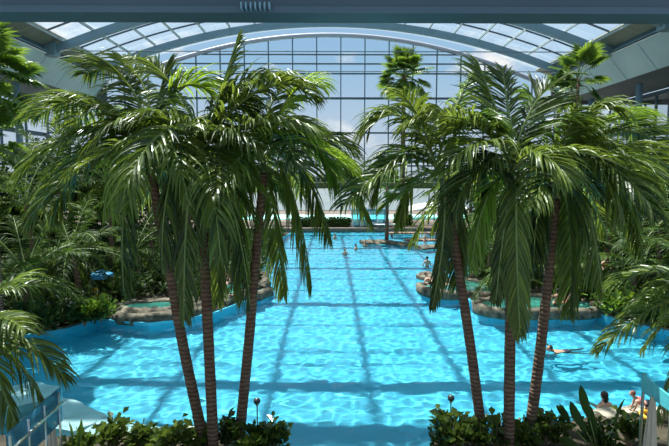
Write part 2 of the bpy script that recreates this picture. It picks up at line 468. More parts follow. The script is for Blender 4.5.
front_palm([(484, 452), (471, 350), (458, 265), (449, 210), (442, 178)], 10.2, 10.0, (440, 165),
    [((402, 72), (368, 132), .2), ((394, 125), (372, 196), -.5), ((404, 160), (398, 222), .5), ((454, 215), (432, 308), -.3, .6),
     ((452, 105), (474, 72), .4), ((482, 118), (492, 205), .6), ((410, 128), (376, 168), .9), ((468, 190), (456, 285), .3),
     ((425, 110), (402, 95), -.6), ((462, 92), (500, 128), -.4), ((428, 88), (446, 118), .8), ((470, 130), (505, 180), -.8)],
    'slender palm leaning left with trunk crossing the view of the right whirlpools', 14, extra=1)
front_palm([(509, 452), (510, 340), (512, 260), (513, 200), (514, 180)], 9.7, 9.6, (514, 165),
    [((496, 110), (478, 62), .4, 1.1, .35), ((522, 105), (548, 88), .3, 1.1, .4), ((507, 110), (503, 70), .6, 1, .4), ((512, 190), (520, 335), -1.3, .8),
     ((478, 165), (472, 266), -.4, .8), ((466, 82), (406, 128), -.3), ((482, 135), (452, 212), -.7), ((562, 132), (590, 235), -.4),
     ((505, 205), (496, 300), -.9, .75), ((545, 92), (582, 138), .6), ((478, 92), (436, 142), .5), ((488, 120), (452, 160), -1.0), ((535, 120), (566, 180), -1.0)],
    'slender palm with straight trunk in the middle of the right front trio', 15)
front_palm([(527, 452), (539, 360), (548, 280), (554, 220), (558, 185)], 10.1, 10.3, (560, 168),
    [((604, 98), (652, 196), -.4), ((622, 85), (676, 158), .5), ((592, 160), (602, 292), -.8), ((578, 205), (570, 312), .2),
     ((546, 110), (528, 90), .4), ((622, 125), (642, 252), .3), ((532, 170), (534, 265), -.5), ((562, 125), (578, 108), -.4, .8),
     ((610, 130), (620, 215), -1.2), ((595, 92), (642, 122), .8), ((584, 84), (615, 112), -.3), ((535, 122), (500, 168), .5), ((640, 108), (694, 190), -.5), ((575, 120), (610, 180), -.9)],
    'slender palm leaning right, rightmost trunk of the right front trio', 16)

# ------------------------------------------------------------------ banks, pool, water
floor = MB(); floor.box((0, 34, -1.45), (84, 68, .2)); tag(floor.obj('floor', M['liner']), kind='structure')
def ripple(x, y):
    q = Vector((x, y * 1.2, 0))
    return noise.noise(q * 1.4) * .034 + noise.noise(q * 3.7 + Vector((7, 3, 0))) * .021 + noise.noise(q * 6.4 + Vector((2, 9, 0))) * .008
def water_grid():
    xs_ = [-37, -30, -24, -21] + [-18 + .09 * i for i in range(401)] + [21, 24, 30, 37]
    ys_ = [3, 6]; y = 8.4
    while y < 54.5: ys_.append(y); y += max(.075, min(.2, .0045 * y + .02))
    ys_ += [55.5, 58, 61]
    mb = MB(); w = len(xs_)
    for y in ys_:
        for x in xs_: mb.vert((x, y, ripple(x, y)))
    for j in range(len(ys_) - 1):
        for i in range(w - 1): mb.face(j * w + i, j * w + i + 1, (j + 1) * w + i + 1, (j + 1) * w + i)
    return mb
wo = tag(water_grid().obj('water', M['water'], None, True), kind='structure')
def Ws(l): return [tuple(W(x, y)[:2]) for x, y in l]
left_edge = Ws([(-90, 352), (20, 338), (65, 331), (97, 321), (150, 325), (185, 321), (215, 314), (250, 300), (266, 291), (260, 276), (268, 256), (280, 240), (290, 234)])
right_edge = Ws([(760, 350), (669, 333), (636, 326), (607, 318), (592, 313), (552, 318), (500, 314), (470, 302), (462, 285), (478, 268), (472, 252), (466, 243), (468, 234)])
lb = poly_solid('ground', left_edge + [(-37, 57), (-37, left_edge[0][1])], .18, -1.4, M['soil'], mats_side=M['rock']); tag(lb, kind='structure')
rb = poly_solid('ground', right_edge + [(37, 57), (37, right_edge[0][1])], .18, -1.4, M['soil'], mats_side=M['rock']); tag(rb, kind='structure')
near_edge = Ws([(-120, 446), (20, 444), (60, 446), (180, 443), (280, 449)]) + [(-1.1, 10.1), (-1.0, 9.2), (2.0, 9.2)] + Ws([(432, 450), (480, 444), (545, 436), (580, 428), (602, 420), (650, 416), (700, 410), (800, 404)])
nb = poly_solid('ground', near_edge + [(37, near_edge[-1][1]), (37, 3), (-37, 3), (-37, near_edge[0][1])], .22, -1.4, M['soil'], mats_side=M['rock']); tag(nb, kind='structure')
# side pool wall liners (smooth blue wall below the ledges)
def strip(name, pts, z0, z1, off, mat, kind='structure'):
    mb = MB(); prev = None
    for i, p in enumerate(pts):
        a = Vector(pts[max(i - 1, 0)]); b = Vector(pts[min(i + 1, len(pts) - 1)]); t = (b - a).normalized()
        n = Vector((-t.y, t.x)) * off; q = Vector(p)
        ids = [mb.vert((q.x + n.x, q.y + n.y, z0)), mb.vert((q.x + n.x, q.y + n.y, z1)), mb.vert((q.x, q.y, z1)), mb.vert((q.x, q.y, z0))]
        if prev:
            for k in range(4): mb.face(prev[k], prev[(k + 1) % 4], ids[(k + 1) % 4], ids[k])
        prev = ids
    return tag(mb.obj(name, mat), kind=kind)
strip('trim_1', left_edge, -1.34, .12, -.12, M['liner'])
strip('trim_2', right_edge, -1.34, .12, .12, M['liner'])
# far terrace and steps
far = MB(); far.box((0, 59.5, -.5), (74, 9, 1.6)); tag(far.obj('ground', M['paving']), kind='structure')
# submerged shelves at the near left
for i, pl in enumerate(([(-40, 392), (34, 378), (62, 383), (40, 397), (-30, 412)], [(52, 391), (76, 396), (108, 412), (72, 426), (20, 416)], [(104, 412), (176, 425), (160, 450), (60, 450), (80, 428)])):
    tag(poly_solid('trim_%d' % (3 + i), Ws(pl), -.30 - .0 * i, -1.4, M['green_slab']), kind='structure')
# sloping beach, near right
sb = MB(); a = Ws([(500, 444), (560, 434), (602, 420), (700, 408)]); b2 = Ws([(470, 425), (535, 412), (580, 400), (700, 388)])
ia = [sb.vert((x, y, -.02)) for x, y in a]; ib = [sb.vert((x, y, -1.36)) for x, y in b2]
for k in range(3): sb.face(ia[k], ia[k + 1], ib[k + 1], ib[k])
tag(sb.obj('trim_6', M['green_slab']), kind='structure')

# rock ledges along edges
def ledge(name, pts, label, w=.45, h=.34, z=.28, seed=1, mat='rock', group='rock ledges round the pool'):
    mb = MB(); rr = random.Random(seed); dense = []
    for i in range(len(pts) - 1):
        a, b = Vector((*pts[i], z)), Vector((*pts[i + 1], z)); n = max(2, int((b - a).length / .22))
        for j in range(n): dense.append(a.lerp(b, j / n))
    dense.append(Vector((*pts[-1], z))); prev = None
    for i, p in enumerate(dense):
        t = (dense[min(i + 1, len(dense) - 1)] - dense[max(i - 1, 0)]).normalized(); n = Vector((-t.y, t.x, 0)); ring = []
        for k in range(9):
            an = 2 * PI * k / 9
            q = p + n * math.cos(an) * w + Vector((0, 0, math.sin(an) * h))
            f = 1 + .55 * noise.noise(q * 1.6 + Vector((seed, 0, 0))) + .25 * noise.noise(q * 5)
            ring.append(mb.vert(p + n * math.cos(an) * w * f + Vector((0, 0, math.sin(an) * h * f))))
        if prev:
            for k in range(9): mb.face(prev[k], prev[(k + 1) % 9], ring[(k + 1) % 9], ring[k])
        else: mb.face(*reversed(ring))
        prev = ring
    mb.face(*prev)
    return tag(mb.obj(name, M[mat]), label, 'rock', group)
ledge('rock_ledge', Ws([(100, 316), (150, 321), (185, 317), (214, 311)]), 'dark mossy rock ledge below the left whirlpool', .3, .25, .3, 2)
ledge('rock_ledge', Ws([(222, 309), (250, 297), (265, 289), (259, 276)]), 'dark rock ledge reaching to the tip of the left bank', .3, .25, .3, 3)
ledge('rock_ledge', Ws([(668, 330), (636, 323), (608, 315), (594, 311)]), 'low rock ledge below the palms of the right bank', .3, .2, .3, 4)
ledge('rock_ledge', Ws([(600, 424), (625, 418), (655, 416)]), 'pale limestone edge in front of the crawling child', .35, .16, .12, 5, 'lime')

# whirlpools
def whirlpool(px, py, rx, ry, label, seed, rim='rock', z=.34):
    c = W(px, py, z); mb = MB(); root = tag(empty('whirlpool', (c.x, c.y, 0)), label, 'whirlpool', 'whirlpools on the banks')
    n = 44; prev = None; first = None; m = 8
    for i in range(n):
        a = 2 * PI * i / n; lob = 1 + .10 * math.sin(3 * a + seed) + .05 * math.sin(5 * a)
        p = Vector((math.cos(a) * rx * lob, math.sin(a) * ry * lob, 0)); out = Vector((math.cos(a), math.sin(a), 0)); ring = []
        for (o, zz) in ((-.10, -.25), (-.12, z + .0), (-.02, z + .07), (.16, z + .08), (.30, z - .02), (.30, -.16), (.10, -.22), (.0, -.22)):
            f = noise.noise((p + Vector((0, 0, zz))) * 2.3 + Vector((seed, 3, 1))) * .20
            ring.append(mb.vert(p + out * (o + f) + Vector((0, 0, zz + f * .5))))
        if prev:
            for k in range(m): mb.face(prev[k], prev[(k + 1) % m], ring[(k + 1) % m], ring[k])
        else: first = ring
        prev = ring
    for k in range(m): mb.face(prev[k], prev[(k + 1) % m], first[(k + 1) % m], first[k])
    mb.obj('rim', M[rim], root, True)
    hb_ = MB(); lo = []; hi = []
    for i in range(n):
        a = 2 * PI * i / n; lob = 1 + .10 * math.sin(3 * a + seed) + .05 * math.sin(5 * a)
        x, y = math.cos(a) * (rx * lob + .08), math.sin(a) * (ry * lob + .08); lo.append(hb_.vert((x, y, -1.36))); hi.append(hb_.vert((x, y, -.1)))
    for i in range(n): hb_.face(lo[i], lo[(i + 1) % n], hi[(i + 1) % n], hi[i])
    ho = hb_.obj('hull', M['liner'], root); ho.cycles.is_caustics_receiver = True
    for nm, zz, mt in (('basin', z - .14, M['spa_floor']), ('spa_water', z, M['spa_water'])):
        w = MB(); w.face(*[w.vert((math.cos(2 * PI * i / n) * (rx - .05) * (1 + .10 * math.sin(6 * PI * i / n + seed) + .05 * math.sin(10 * PI * i / n)), math.sin(2 * PI * i / n) * (ry - .05) * (1 + .10 * math.sin(6 * PI * i / n + seed) + .05 * math.sin(10 * PI * i / n)), zz)) for i in range(n)])
        w.obj(nm, mt, root)
    return c
whirlpool(160, 307, 1.8, 1.15, 'whirlpool with turquoise water by the white flowers', 1)
whirlpool(233, 289, 1.55, 1.3, 'small whirlpool near the tip of the left bank', 2)
whirlpool(536, 303, 2.6, 1.25, 'wide pale-rimmed whirlpool with two bathers behind the right trunks', 3, 'rock')
whirlpool(462, 286, 1.9, 1.5, 'narrow whirlpool at the tip of the right bank', 4, 'rock')

# islands and decks at the far end
ledge('rock_island', Ws([(362, 244), (385, 243), (410, 246)]), 'long low rock island with a slim trunk on it', .8, .22, .1, 8)
ledge('rock_island', Ws([(418, 249), (440, 248), (462, 252)]), 'flat rock island beside the standing bather', .7, .2, .1, 9)
ledge('rock_island', Ws([(425, 278), (436, 284), (446, 289)]), 'rock point where a bather reclines', .5, .25, .12, 10)
for i, (px, py, w, lab) in enumerate(((420, 233, 7.0, 'brown timber deck across the far pool, nearest the glass box'), (432, 240, 5.0, 'brown timber deck in front of the other far decks'), (438, 227, 6.0, 'brown timber deck closest to the glass facade'))):
    c = W(px, py, .3); mb = MB()
    mb.box((0, 0, 0), (w, 1.2, .14)); 
    for s in (-1, 1):
        for q in (-1, 1): mb.box((s * w * .42, q * .45, -.9), (.14, .14, 1.7))
    tag(mb.obj('timber_deck', M['wood'], loc=c), lab, 'deck', 'timber decks')

# ------------------------------------------------------------------ roof
RR = 70.4; ZA = 25.05; XN = 28.2
def arch_z(x): return ZA - x * x / (2 * RR)
roof = tag(empty('ceiling'), kind='structure')
arch_Y = [60.2 - 9.3 * k for k in range(8)]
xs = [-XN + 2 * XN * i / 40 for i in range(41)]
for Y in arch_Y:
    mb = MB(); prev = None
    for x in xs:
        z = arch_z(x); tn = Vector((1, 0, -x / RR)).normalized(); nr = Vector((-tn.z, 0, tn.x))
        c = Vector((x, Y, z)); ids = [mb.vert(c + nr * a + Vector((0, b, 0))) for a, b in ((-.15, -.22), (-.15, .22), (-.95, .22), (-.95, -.22))]
        if prev:
            for k in range(4): mb.face(prev[k], prev[(k + 1) % 4], ids[(k + 1) % 4], ids[k])
        prev = ids
    mb.obj('arch_beam', M['steel'], roof)
    mb = MB(); mb.tube([(-XN, Y, 18.85), (XN, Y, 18.85)], .05, 6); mb.obj('tie_rod', M['steel_dark'], roof)
    for s in (-1, 1):                                           # bearing block and strut at each end
        mb = MB(); mb.box((s * (XN + .1), Y, 18.95), (1.3, 1.1, 1.3)); mb.bar((s * 28.4, Y, 18.8), (s * 32.0, Y, 18.6), .5, .7)
        mb.obj('arch_bearing', M['steel'], roof)
mb = MB(); mb.box((0, 19.5, 21.6), (40, .95, .25)); mb.bar((-20, 19.05, 22.6), (20, 19.05, 22.6), .06); mb.bar((-20, 19.95, 22.6), (20, 19.95, 22.6), .06)  # unseen railed slab, added to cast the wide shadow band across the pool
for k in range(9): mb.bar((-20 + 5 * k, 19.5, 21.6), (-20 + 5 * k, 19.5, arch_z(-20 + 5 * k)), .08)
mb.obj('added_shadow_beam', M['steel_dark'], roof)
npur = 19
for i in range(npur):
    x = -27.0 + 54.0 * i / (npur - 1)
    mb = MB(); z = arch_z(x) + .0; mb.bar((x, -5.0, z), (x, 60.2, z), .16, .26); mb.obj('purlin', M['purlin'], roof)
trs = []
for k in range(7):
    for j in (1, 2): trs.append(arch_Y[k] - 9.3 * j / 3)
for Y in trs:
    mb = MB()
    for i in range(30):
        x0 = -26.8 + 53.6 * i / 30; x1 = -26.8 + 53.6 * (i + 1) / 30
        mb.bar((x0, Y, arch_z(x0) + .05), (x1, Y, arch_z(x1) + .05), .11, .16, up=Vector((0, 0, 1)))
    mb.obj('transom', M['steel_dark'], roof)
mb = MB(); prev = None
for i in range(41):
    x = -26.8 + 53.6 * i / 40; ids = (mb.vert((x, -5, arch_z(x) + .2)), mb.vert((x, 64.6, arch_z(x) + .2)))
    if prev: mb.face(prev[0], prev[1], ids[1], ids[0])
    prev = ids
mb.obj('roof_glazing', M['roofglass'], roof)
for s in (-1, 1):
    mb = MB()
    for k in range(15):
        y0 = -5 + 4.65 * k
        mb.box((s * 27.85, y0 + 2.3, arch_z(27.85) + .12), (2.1, 4.55, .16), Matrix.Rotation(s * .375, 3, 'Y'))
    mb.obj('solid_roof_panels', M['olive'], roof)
    mb = MB(); mb.bar((s * 28.9, -5, 19.15), (s * 28.9, 64.5, 19.15), .4, .6); mb.obj('eaves_gutter', M['steel_dark'], roof)
    mb = MB(); mb.bar((s * 28.5, -5, 18.75), (s * 28.5, 64.5, 18.75), .12, .12)
    for k in range(28): mb.bar((s * 28.5, -4 + 2.4 * k, 18.75), (s * 29.2, -4 + 2.4 * k + .9, 19.1), .12, .12)
    mb.obj('service_duct', M['steel'], roof)
    # fascia: curved panelled bulkhead
    sec = [(28.55, 18.45), (28.85, 18.15), (29.4, 17.5), (30.0, 16.8), (30.6, 16.1)]
    mb = MB(); mb.bar((s * 28.62, -5, 18.5), (s * 28.62, 64.5, 18.5), .36, .10); mb.obj('fascia_painted_sun_strip', M['white'], roof)  # white bar paints in the sunlit top edge of the fascia
    mb = MB()
    for k in range(15):
        ya, yb = -5 + 4.65 * k + .04, -5 + 4.65 * (k + 1) - .04; prev = None
        for (x, z) in sec:
            ids = (mb.vert((s * x, ya, z)), mb.vert((s * x, yb, z)), mb.vert((s * (x + .1), yb, z + .12)), mb.vert((s * (x + .1), ya, z + .12)))
            if prev:
                for q in range(4): mb.face(prev[q], prev[(q + 1) % 4], ids[(q + 1) % 4], ids[q])
            prev = ids
    mb.obj('fascia_panels', M['fascia'], roof)
    mb = MB(); prev = None
    for (x, z) in sec + [(37, 15.8), (37, 19.9), (28.9, 19.6)]:
        ids = (mb.vert((s * (x + .15), -5, z + .1)), mb.vert((s * (x + .15), 64.5, z + .1)))
        if prev: mb.face(prev[0], prev[1], ids[1], ids[0])
        prev = ids
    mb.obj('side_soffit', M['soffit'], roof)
# near gallery edge beam along the top of the view
zb = P(334, 5, 5.6).z
mb = MB(); mb.box((0, 5.65, zb + .20), (12, .30, .26)); mb.box((0, 5.65, zb + .03), (12, .22, .16)); mb.box((0, 5.65, zb - .09), (12, .34, .07)); mb.obj('gallery_beam', M['steel_dark'], roof)
mb = MB()
c = P(256, 9, 5.45)
for k in range(7): mb.box((c.x - .15 + k * .05, 5.44, c.z + .02), (.018, .10, .07))
mb.obj('vent_grille', M['steel'], roof)

# side walls: low wall, tall glazing, columns
wi = 0
for s, side in ((-1, 'left'), (1, 'right')):
    wl = tag(empty('wall_' + side), kind='structure')
    mb = MB(); mb.box((s * 37.1, 30, 1.2), (.3, 70, 5)); mb.obj('low_wall', M['concrete'], wl)
    mb = MB(); mb.box((s * 37.1, 30, 11.6), (.4, 70, .5)); mb.box((s * 37.1, 30, 7.6), (.3, 70, .3)); mb.box((s * 37.1, 30, 15.5), (.4, 70, .5))
    for k in range(16): mb.box((s * 37.1, -4 + 4.6 * k, 9.6), (.25, .18, 12))
    mb.obj('wall_frame', M['steel_dark'], wl)
    mb = MB(); mb.face(*[mb.vert(v) for v in ((s * 37.1, -5, 3.7), (s * 37.1, 65, 3.7), (s * 37.1, 65, 15.6), (s * 37.1, -5, 15.6))]); mb.obj('pane', M['facadeglass'], wl)
    for k in range(7):
        mb = MB(); Y = 60.2 - 9.3 * k; mb.tube([(s * 32, Y, -.1), (s * 32, Y, 15.7)], .32, 16); mb.obj('column', M['steel'], wl, True)
    mb = MB(); mb.box((s * 34.8, 30, 8.1), (4.4, 70, .5)); mb.obj('side_gallery', M['concrete'], wl)

# facade
YF = 64.6
wf = tag(empty('window_1'), kind='structure')
def fz(x): return min(24.35 - x * x / (2 * 62.0), 99)
mb = MB(); prev = None
for i in range(61):
    x = -37 + 74 * i / 60; z = max(fz(x), 15.6)
    ids = (mb.vert((x, YF, .3)), mb.vert((x, YF, z)))
    if prev: mb.face(prev[0], ids[0], ids[1], prev[1])
    prev = ids
mb.obj('pane', M['facadeglass'], wf)
mb = MB(); mb.tube([(x, YF - .1, fz(x)) for x in [-29 + 58 * i / 40 for i in range(41)]], .30, 8); mb.obj('facade_arch', M['arch_pink'], wf, True)
x0 = P(340.8, 100, YF).x; dx = P(364.7, 100, YF).x - x0
for k in range(-11, 11):
    x = x0 + dx * k
    if abs(x) < 36:
        mb = MB(); zt = fz(x) if abs(x) < 29 else 15.6; mb.box((x, YF, zt / 2), (.13, .30, zt)); mb.obj('mullion', M['steel_dark'], wf)
for (py, th) in ((54.8, .12), (64, .14), (73.8, .16), (98.5, .26), (133, .2), (166, .2)):
    z = P(334, py, YF).z; hw = min(36.5, math.sqrt(max(0, (24.35 - z) * 2 * 62)))
    if z < 15.6: hw = 36.8
    mb = MB(); mb.box((0, YF - .05, z), (hw * 2, .3, th)); mb.obj('rail', M['steel_dark'], wf)
# end wall pieces above the side aisles
for s in (-1, 1):
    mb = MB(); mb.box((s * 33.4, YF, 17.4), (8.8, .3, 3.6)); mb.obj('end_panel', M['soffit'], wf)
# door zone posts at the facade base
for i, px in enumerate((409, 432, 449)):
    p = W(px, 226, .3); mb = MB(); mb.tube([(0, 0, 0), (0, 0, 4.2)], .09, 8)
    if i == 0: mb.bar((0, 0, 2.6), (2.2, 0, 4.2), .1, .1)
    tag(mb.obj('steel_post', M['steel_dark'], loc=(p.x, 59.5, .3)), ['dark steel post with a raking brace near the far decks', 'plain dark steel post between two others near the far decks', 'dark steel post at the right of the far decks'][i], 'post', 'steel posts at the far terrace')

# ------------------------------------------------------------------ outside
mb = MB(); mb.box((0, 460, -.5), (1600, 780, 1.0)); tag(mb.obj('ground', M['lawn'], loc=(0, 0, 0)), kind='structure')
mb = MB(); mb.box((0, 76, .06), (160, 22, .14)); tag(mb.obj('path', M['paving']), kind='structure')
mb = MB(); mb.box((0, 72, .18), (46, 8, .12)); tag(mb.obj('outdoor_pool', M['spa_floor']), 'turquoise outdoor pool beyond the glass facade', 'pool')
mb = MB(); mb.box((0, 181, .1), (700, 187, .16)); tag(mb.obj('lake', M['lake']), kind='structure')
mb = MB(); mb.box((0, 285, 1.5), (900, 24, 4)); tag(mb.obj('embankment', M['lawn']), kind='structure')
mb = MB(); rr = random.Random(5)
for k in range(260):
    mb.ball((rr.uniform(-420, 420), rr.uniform(300, 380), 3.5), (rr.uniform(5, 10), 5, rr.uniform(3.5, 7.5)), 8, 6, .3, .2)
tag(mb.obj('treeline', M['far_tree'], smooth=False), 'line of dark trees on the far shore of the lake', 'trees', kind='stuff')

# far hedge, blue glass box, canopy, loungers
def leaf_cloud(mb, rr, n, sampler, size=.14, up=.3):
    for _ in range(n):
        p, nrm = sampler(rr)
        d = (nrm + Vector((rr.uniform(-.8, .8), rr.uniform(-.8, .8), rr.uniform(-.4, .8) + up))).normalized()
        s = d.orthogonal().normalized(); s = Matrix.Rotation(rr.uniform(0, 6.28), 3, d) @ s
        L = size * rr.uniform(.7, 1.4); w = L * .28; mb.val = min(1, max(0, rr.gauss(.45, .25)))
        bend = Vector((0, 0, -L * .25))
        a = mb.vert(p); b = mb.vert(p + d * L * .5 + s * w); c = mb.vert(p + d * L + bend); e = mb.vert(p + d * L * .5 - s * w)
        mb.face(a, b, c, e)
def hedge(x0, x1, y, d, h, label, seed, z0=.3):
    def smp(rr):
        return Vector((rr.uniform(x0, x1), y + rr.uniform(-d, d) / 2, z0 + rr.uniform(.1, h))), Vector((rr.uniform(-.3, .3), rr.uniform(-1, 1), .6))
    mb = MB(); mb.box(((x0 + x1) / 2, y, z0 + h * .42), (x1 - x0 - .3, d * .7, h * .8)); leaf_cloud(mb, random.Random(seed), 2600, smp, .26)
    tag(mb.obj('hedge', M['leaf_dark']), label, 'hedge', 'clipped hedges at the far end')
a = P(292, 228, 58); b = P(350, 228, 58); hedge(a.x, b.x, 56.8, 1.2, 1.0, 'low dark hedge left of the blue glass box', 1)
a = P(396, 228, 57); b = P(414, 228, 57); hedge(a.x, b.x, 58.6, 1.0, 1.1, 'short hedge at the foot of the tall fan palm', 2)
a = P(352, 232, 57.5); b = P(385, 232, 57.5); cx = (a.x + b.x) / 2; w = b.x - a.x
gb = tag(empty('glass_pavilion', (cx, 57.5, .3)), 'blue glass box with white doors at the far end of the pool', 'pavilion')
mb = MB(); mb.box((0, 0, 2.0), (w + .4, 2.4, .18)); mb.obj('roof', M['steel'], gb)
for k in range(5):
    for q in (-1, 1): mb = MB(); mb.box((-w / 2 + w * k / 4, q, .96), (.1, .1, 1.9)); mb.obj('post', M['white'], gb)
for k in range(4):
    mb = MB(); mb.box((-w / 2 + w * (k + .5) / 4, -1.0, .96), (w / 4 - .12, .03, 1.86)); mb.obj('pane', M['blueglass'], gb)
cn = W(437, 221, 2.6); cn = P(438, 215, 70)
ct = tag(empty('canopy', (cn.x, 70, .12)), 'white sail canopy outside the far glass facade', 'canopy')
mb = MB(); n = 12; ids = []
for i in range(n + 1):
    for j in range(5):
        x = -4.6 + 9.2 * i / n; ids.append(mb.vert((x, -1.8 + .9 * j, 1.15 + .75 * math.cos(x / 4.6 * 1.5) + .1 * j)))
for i in range(n):
    for j in range(4): mb.face(ids[i * 5 + j], ids[(i + 1) * 5 + j], ids[(i + 1) * 5 + j + 1], ids[i * 5 + j + 1])
o = mb.obj('sail', M['white'], ct, True); sm = o.modifiers.new('t', 'SOLIDIFY'); sm.thickness = .05
for sx in (-4.4, 4.4):
    for sy in (-1.6, 1.6):
        mb = MB(); mb.tube([(sx, sy, 0), (sx, sy, 1.3)], .05, 6); mb.obj('post', M['stainless'], ct)
def lounger():
    root = empty('sun_lounger', (0, 0, 0))
    f = MB(); f.bar((-.3, -.9, .33), (-.3, .9, .33), .05); f.bar((.3, -.9, .33), (.3, .9, .33), .05); f.bar((-.3, -.9, .33), (.3, -.9, .33), .05); f.bar((-.3, .9, .33), (.3, .9, .33), .05)
    f.obj('frame', M['stainless'], root)
    s = MB(); s.box((0, -.25, .38), (.6, 1.25, .05)); s.obj('seat', M['white'], root)
    s = MB(); s.box((0, .62, .60), (.6, .72, .05), Matrix.Rotation(.75, 3, 'X')); s.obj('backrest', M['white'], root)
    for x in (-.28, .28):
        for y in (-.75, .75):
            l = MB(); l.box((x, y, .165), (.05, .05, .33)); l.obj('leg', M['stainless'], root)
    return root
def copy_tree(o, par=None):
    c = o.copy(); C.objects.link(c)
    if par: c.parent = par
    for ch in [x for x in bpy.data.objects if x.parent == o]: copy_tree(ch, c)
    return c
l0 = lounger()
for i, (px, Y, rz, lab) in enumerate(((376, 56.0, .5, 'white sun lounger nearest the blue glass box'), (384, 56.2, -.4, 'white sun lounger in the middle of the far three'), (392, 56.0, .9, 'white sun lounger at the foot of the far hedge'))):
    o = l0 if i == 0 else copy_tree(l0)
    p = P(px, 220, Y); o.location = (p.x, Y, .3); o.rotation_euler.z = rz; tag(o, lab, 'sun lounger', 'sun loungers on the far terrace')

# ------------------------------------------------------------------ background palms
p = W(402, 229, .3)
fan_palm((P(402, 225, 57.6).x, 57.6, .3), 17.6, 30, 1.9, 'very tall fan palm rising in front of the glass facade', 21, .26, True)
bg = P(386, 240, 46); fan_palm((bg.x, 45.4, .1), 5.2, 18, 1.2, 'short fan palm growing on the long rock island', 22, .16)
for i, (px, py, Y, sc, lab) in enumerate(((578, 78, 34, 1.15, 'fan palm whose crown stands before the right fascia'), (559, 94, 36, .9, 'smaller fan palm left of the one before the right fascia'))):
    c = P(px, py, Y); fan_palm((c.x, Y, .18), c.z - .18, 15, sc * 1.15, lab, 30 + i, .13)
c = P(-16, 82, 17); fan_palm((c.x, 17, .18), c.z - .18 + .2, 30, 1.15, 'big fan palm cut by the left edge of the picture', 33, .13)
c = P(2, 140, 19.5); fan_palm((c.x, 18.5, .18), c.z - .18, 18, 1.0, 'lower fan palm under the big one at the left edge', 34, .15)

L = [ # px, Y, trunk h, fronds, scale, label
 (32, 24, 4.6, 16, 1.15, 'feather palm behind the leftmost fronds, second from the left edge'),
 (75, 22, 2.6, 16, 1.0, 'short feather palm above the white flowers'),
 (18, 19.0, 2.0, 16, 1.0, 'bushy low palm at the left edge below the fan palms'),
 (110, 30, 5.6, 16, 1.2, 'tall shaded palm behind the blue parasol'),
 (62, 31, 6.4, 16, 1.25, 'tall shaded palm at the back of the left bank'),
 (150, 33, 5.0, 16, 1.15, 'shaded palm behind the left whirlpool'),
 (190, 36, 5.6, 16, 1.2, 'shaded palm glimpsed between the left front trunks'),
 (225, 40, 5.5, 14, 1.2, 'palm behind the small whirlpool'),
 (135, 26, 2.0, 14, .9, 'small low palm beside the left whirlpool'),
 (-20, 27, 6.5, 16, 1.3, 'tall palm mostly outside the left edge'),
 (240, 50, 4.5, 14, 1.1, 'distant palm at the far end of the left bank'),
 (50, 25, 1.5, 14, 1.0, 'stubby palm in the dark middle of the left bank'),
]
for i, (px, Y, h, n, sc, lab) in enumerate(L): bg_palm(px, Y, h, n, sc, lab, 200 + i, group='feather palms on the left bank')
Rr = [
 (470, 33, 5.0, 16, 1.15, 'feather palm rising behind the narrow whirlpool', 0),
 (492, 28, 3.6, 16, 1.1, 'feather palm right behind the wide whirlpool, left of centre', 0),
 (530, 30, 4.6, 16, 1.15, 'feather palm behind the wide whirlpool between the right trunks', 0),
 (575, 25, 2.6, 16, 1.05, 'low palm at the right end of the wide whirlpool', 0),
 (610, 27, 5.6, 16, 1.2, 'tall palm behind the low rock ledge on the right', 0),
 (640, 21, 2.2, 16, 1.1, 'low spreading palm above the right rock ledge', 0),
 (662, 25, 5.6, 16, 1.2, 'tall palm by the right edge with arching crown', 0),
 (600, 36, 7.6, 16, 1.3, 'very tall palm at the back of the right bank', 0),
 (690, 19, 3.6, 16, 1.15, 'palm reaching in from beyond the right edge', 0),
 (545, 40, 6.8, 16, 1.25, 'tall palm far back on the right bank', 0),
 (480, 46, 5.6, 14, 1.1, 'distant palm near the far decks on the right', 0),
 (500, 23.5, 1.0, 12, .9, 'tiny palm between the two right whirlpools', 0),
]
for i, (px, Y, h, n, sc, lab, b_) in enumerate(Rr): bg_palm(px, Y, h, n, sc, lab, 300 + i, group='feather palms on the right bank')
# palms close by at the corners: fronds reach into the picture
def corner_palm(px, py, Y, fr, label, seed, gz=.2, ll=.8, bright=False):
    rr = random.Random(seed); cr = P(px, py, Y)
    root = tag(empty('palm_tree', (cr.x, Y, gz)), label, 'palm', 'corner palms by the stairs'); base = Vector((cr.x, Y, gz))
    tb = MB(); h = cr.z - gz
    tb.tube([(.1 * math.sin(i), 0, -.2 if i == 0 else h * i / 8) for i in range(9)], [.15 - .05 * i / 8 for i in range(9)], 10); tb.obj('trunk', M['trunk'], root, True)
    for fi, (c, tip, dy) in enumerate(fr):
        p0 = cr - base; p1 = P(c[0], c[1], Y + dy * .55) - base; p2 = P(tip[0], tip[1], Y + dy) - base
        L_ = (p1 - p0).length + (p2 - p1).length
        me = frond_mesh('frond', p0, p1, p2, ll * min(1.1, .5 + L_ * .16), int(16 + L_ * 9), seed * 70 + fi, [M['leaf_front'], M['rachis']], .05)
        inst('frond', me, root)
corner_palm(-40, 330, 8.6, [((0, 262), (58, 292), .5), ((10, 300), (66, 380), -.3), ((0, 318), (44, 400), .3), ((-10, 340), (18, 430), -.4), ((-5, 275), (34, 275), 1.2),
    ((5, 330), (40, 356), 1.0), ((-60, 260), (-120, 300), .2), ((-40, 340), (-5, 446), .1), ((-5, 300), (25, 330), -.9)], 'drooping palm at the lower left beside the glass railing', 41)
corner_palm(716, 300, 10.5, [((668, 238), (602, 292), .4), ((672, 270), (598, 352), -.2), ((690, 285), (640, 350), .4), ((690, 320), (655, 420), -.6), ((700, 240), (640, 240), 1.2),
    ((660, 262), (618, 322), 1.3), ((690, 250), (648, 300), .2), ((740, 250), (800, 300), 0)], 'palm hanging its fronds over the water at the right edge', 42)

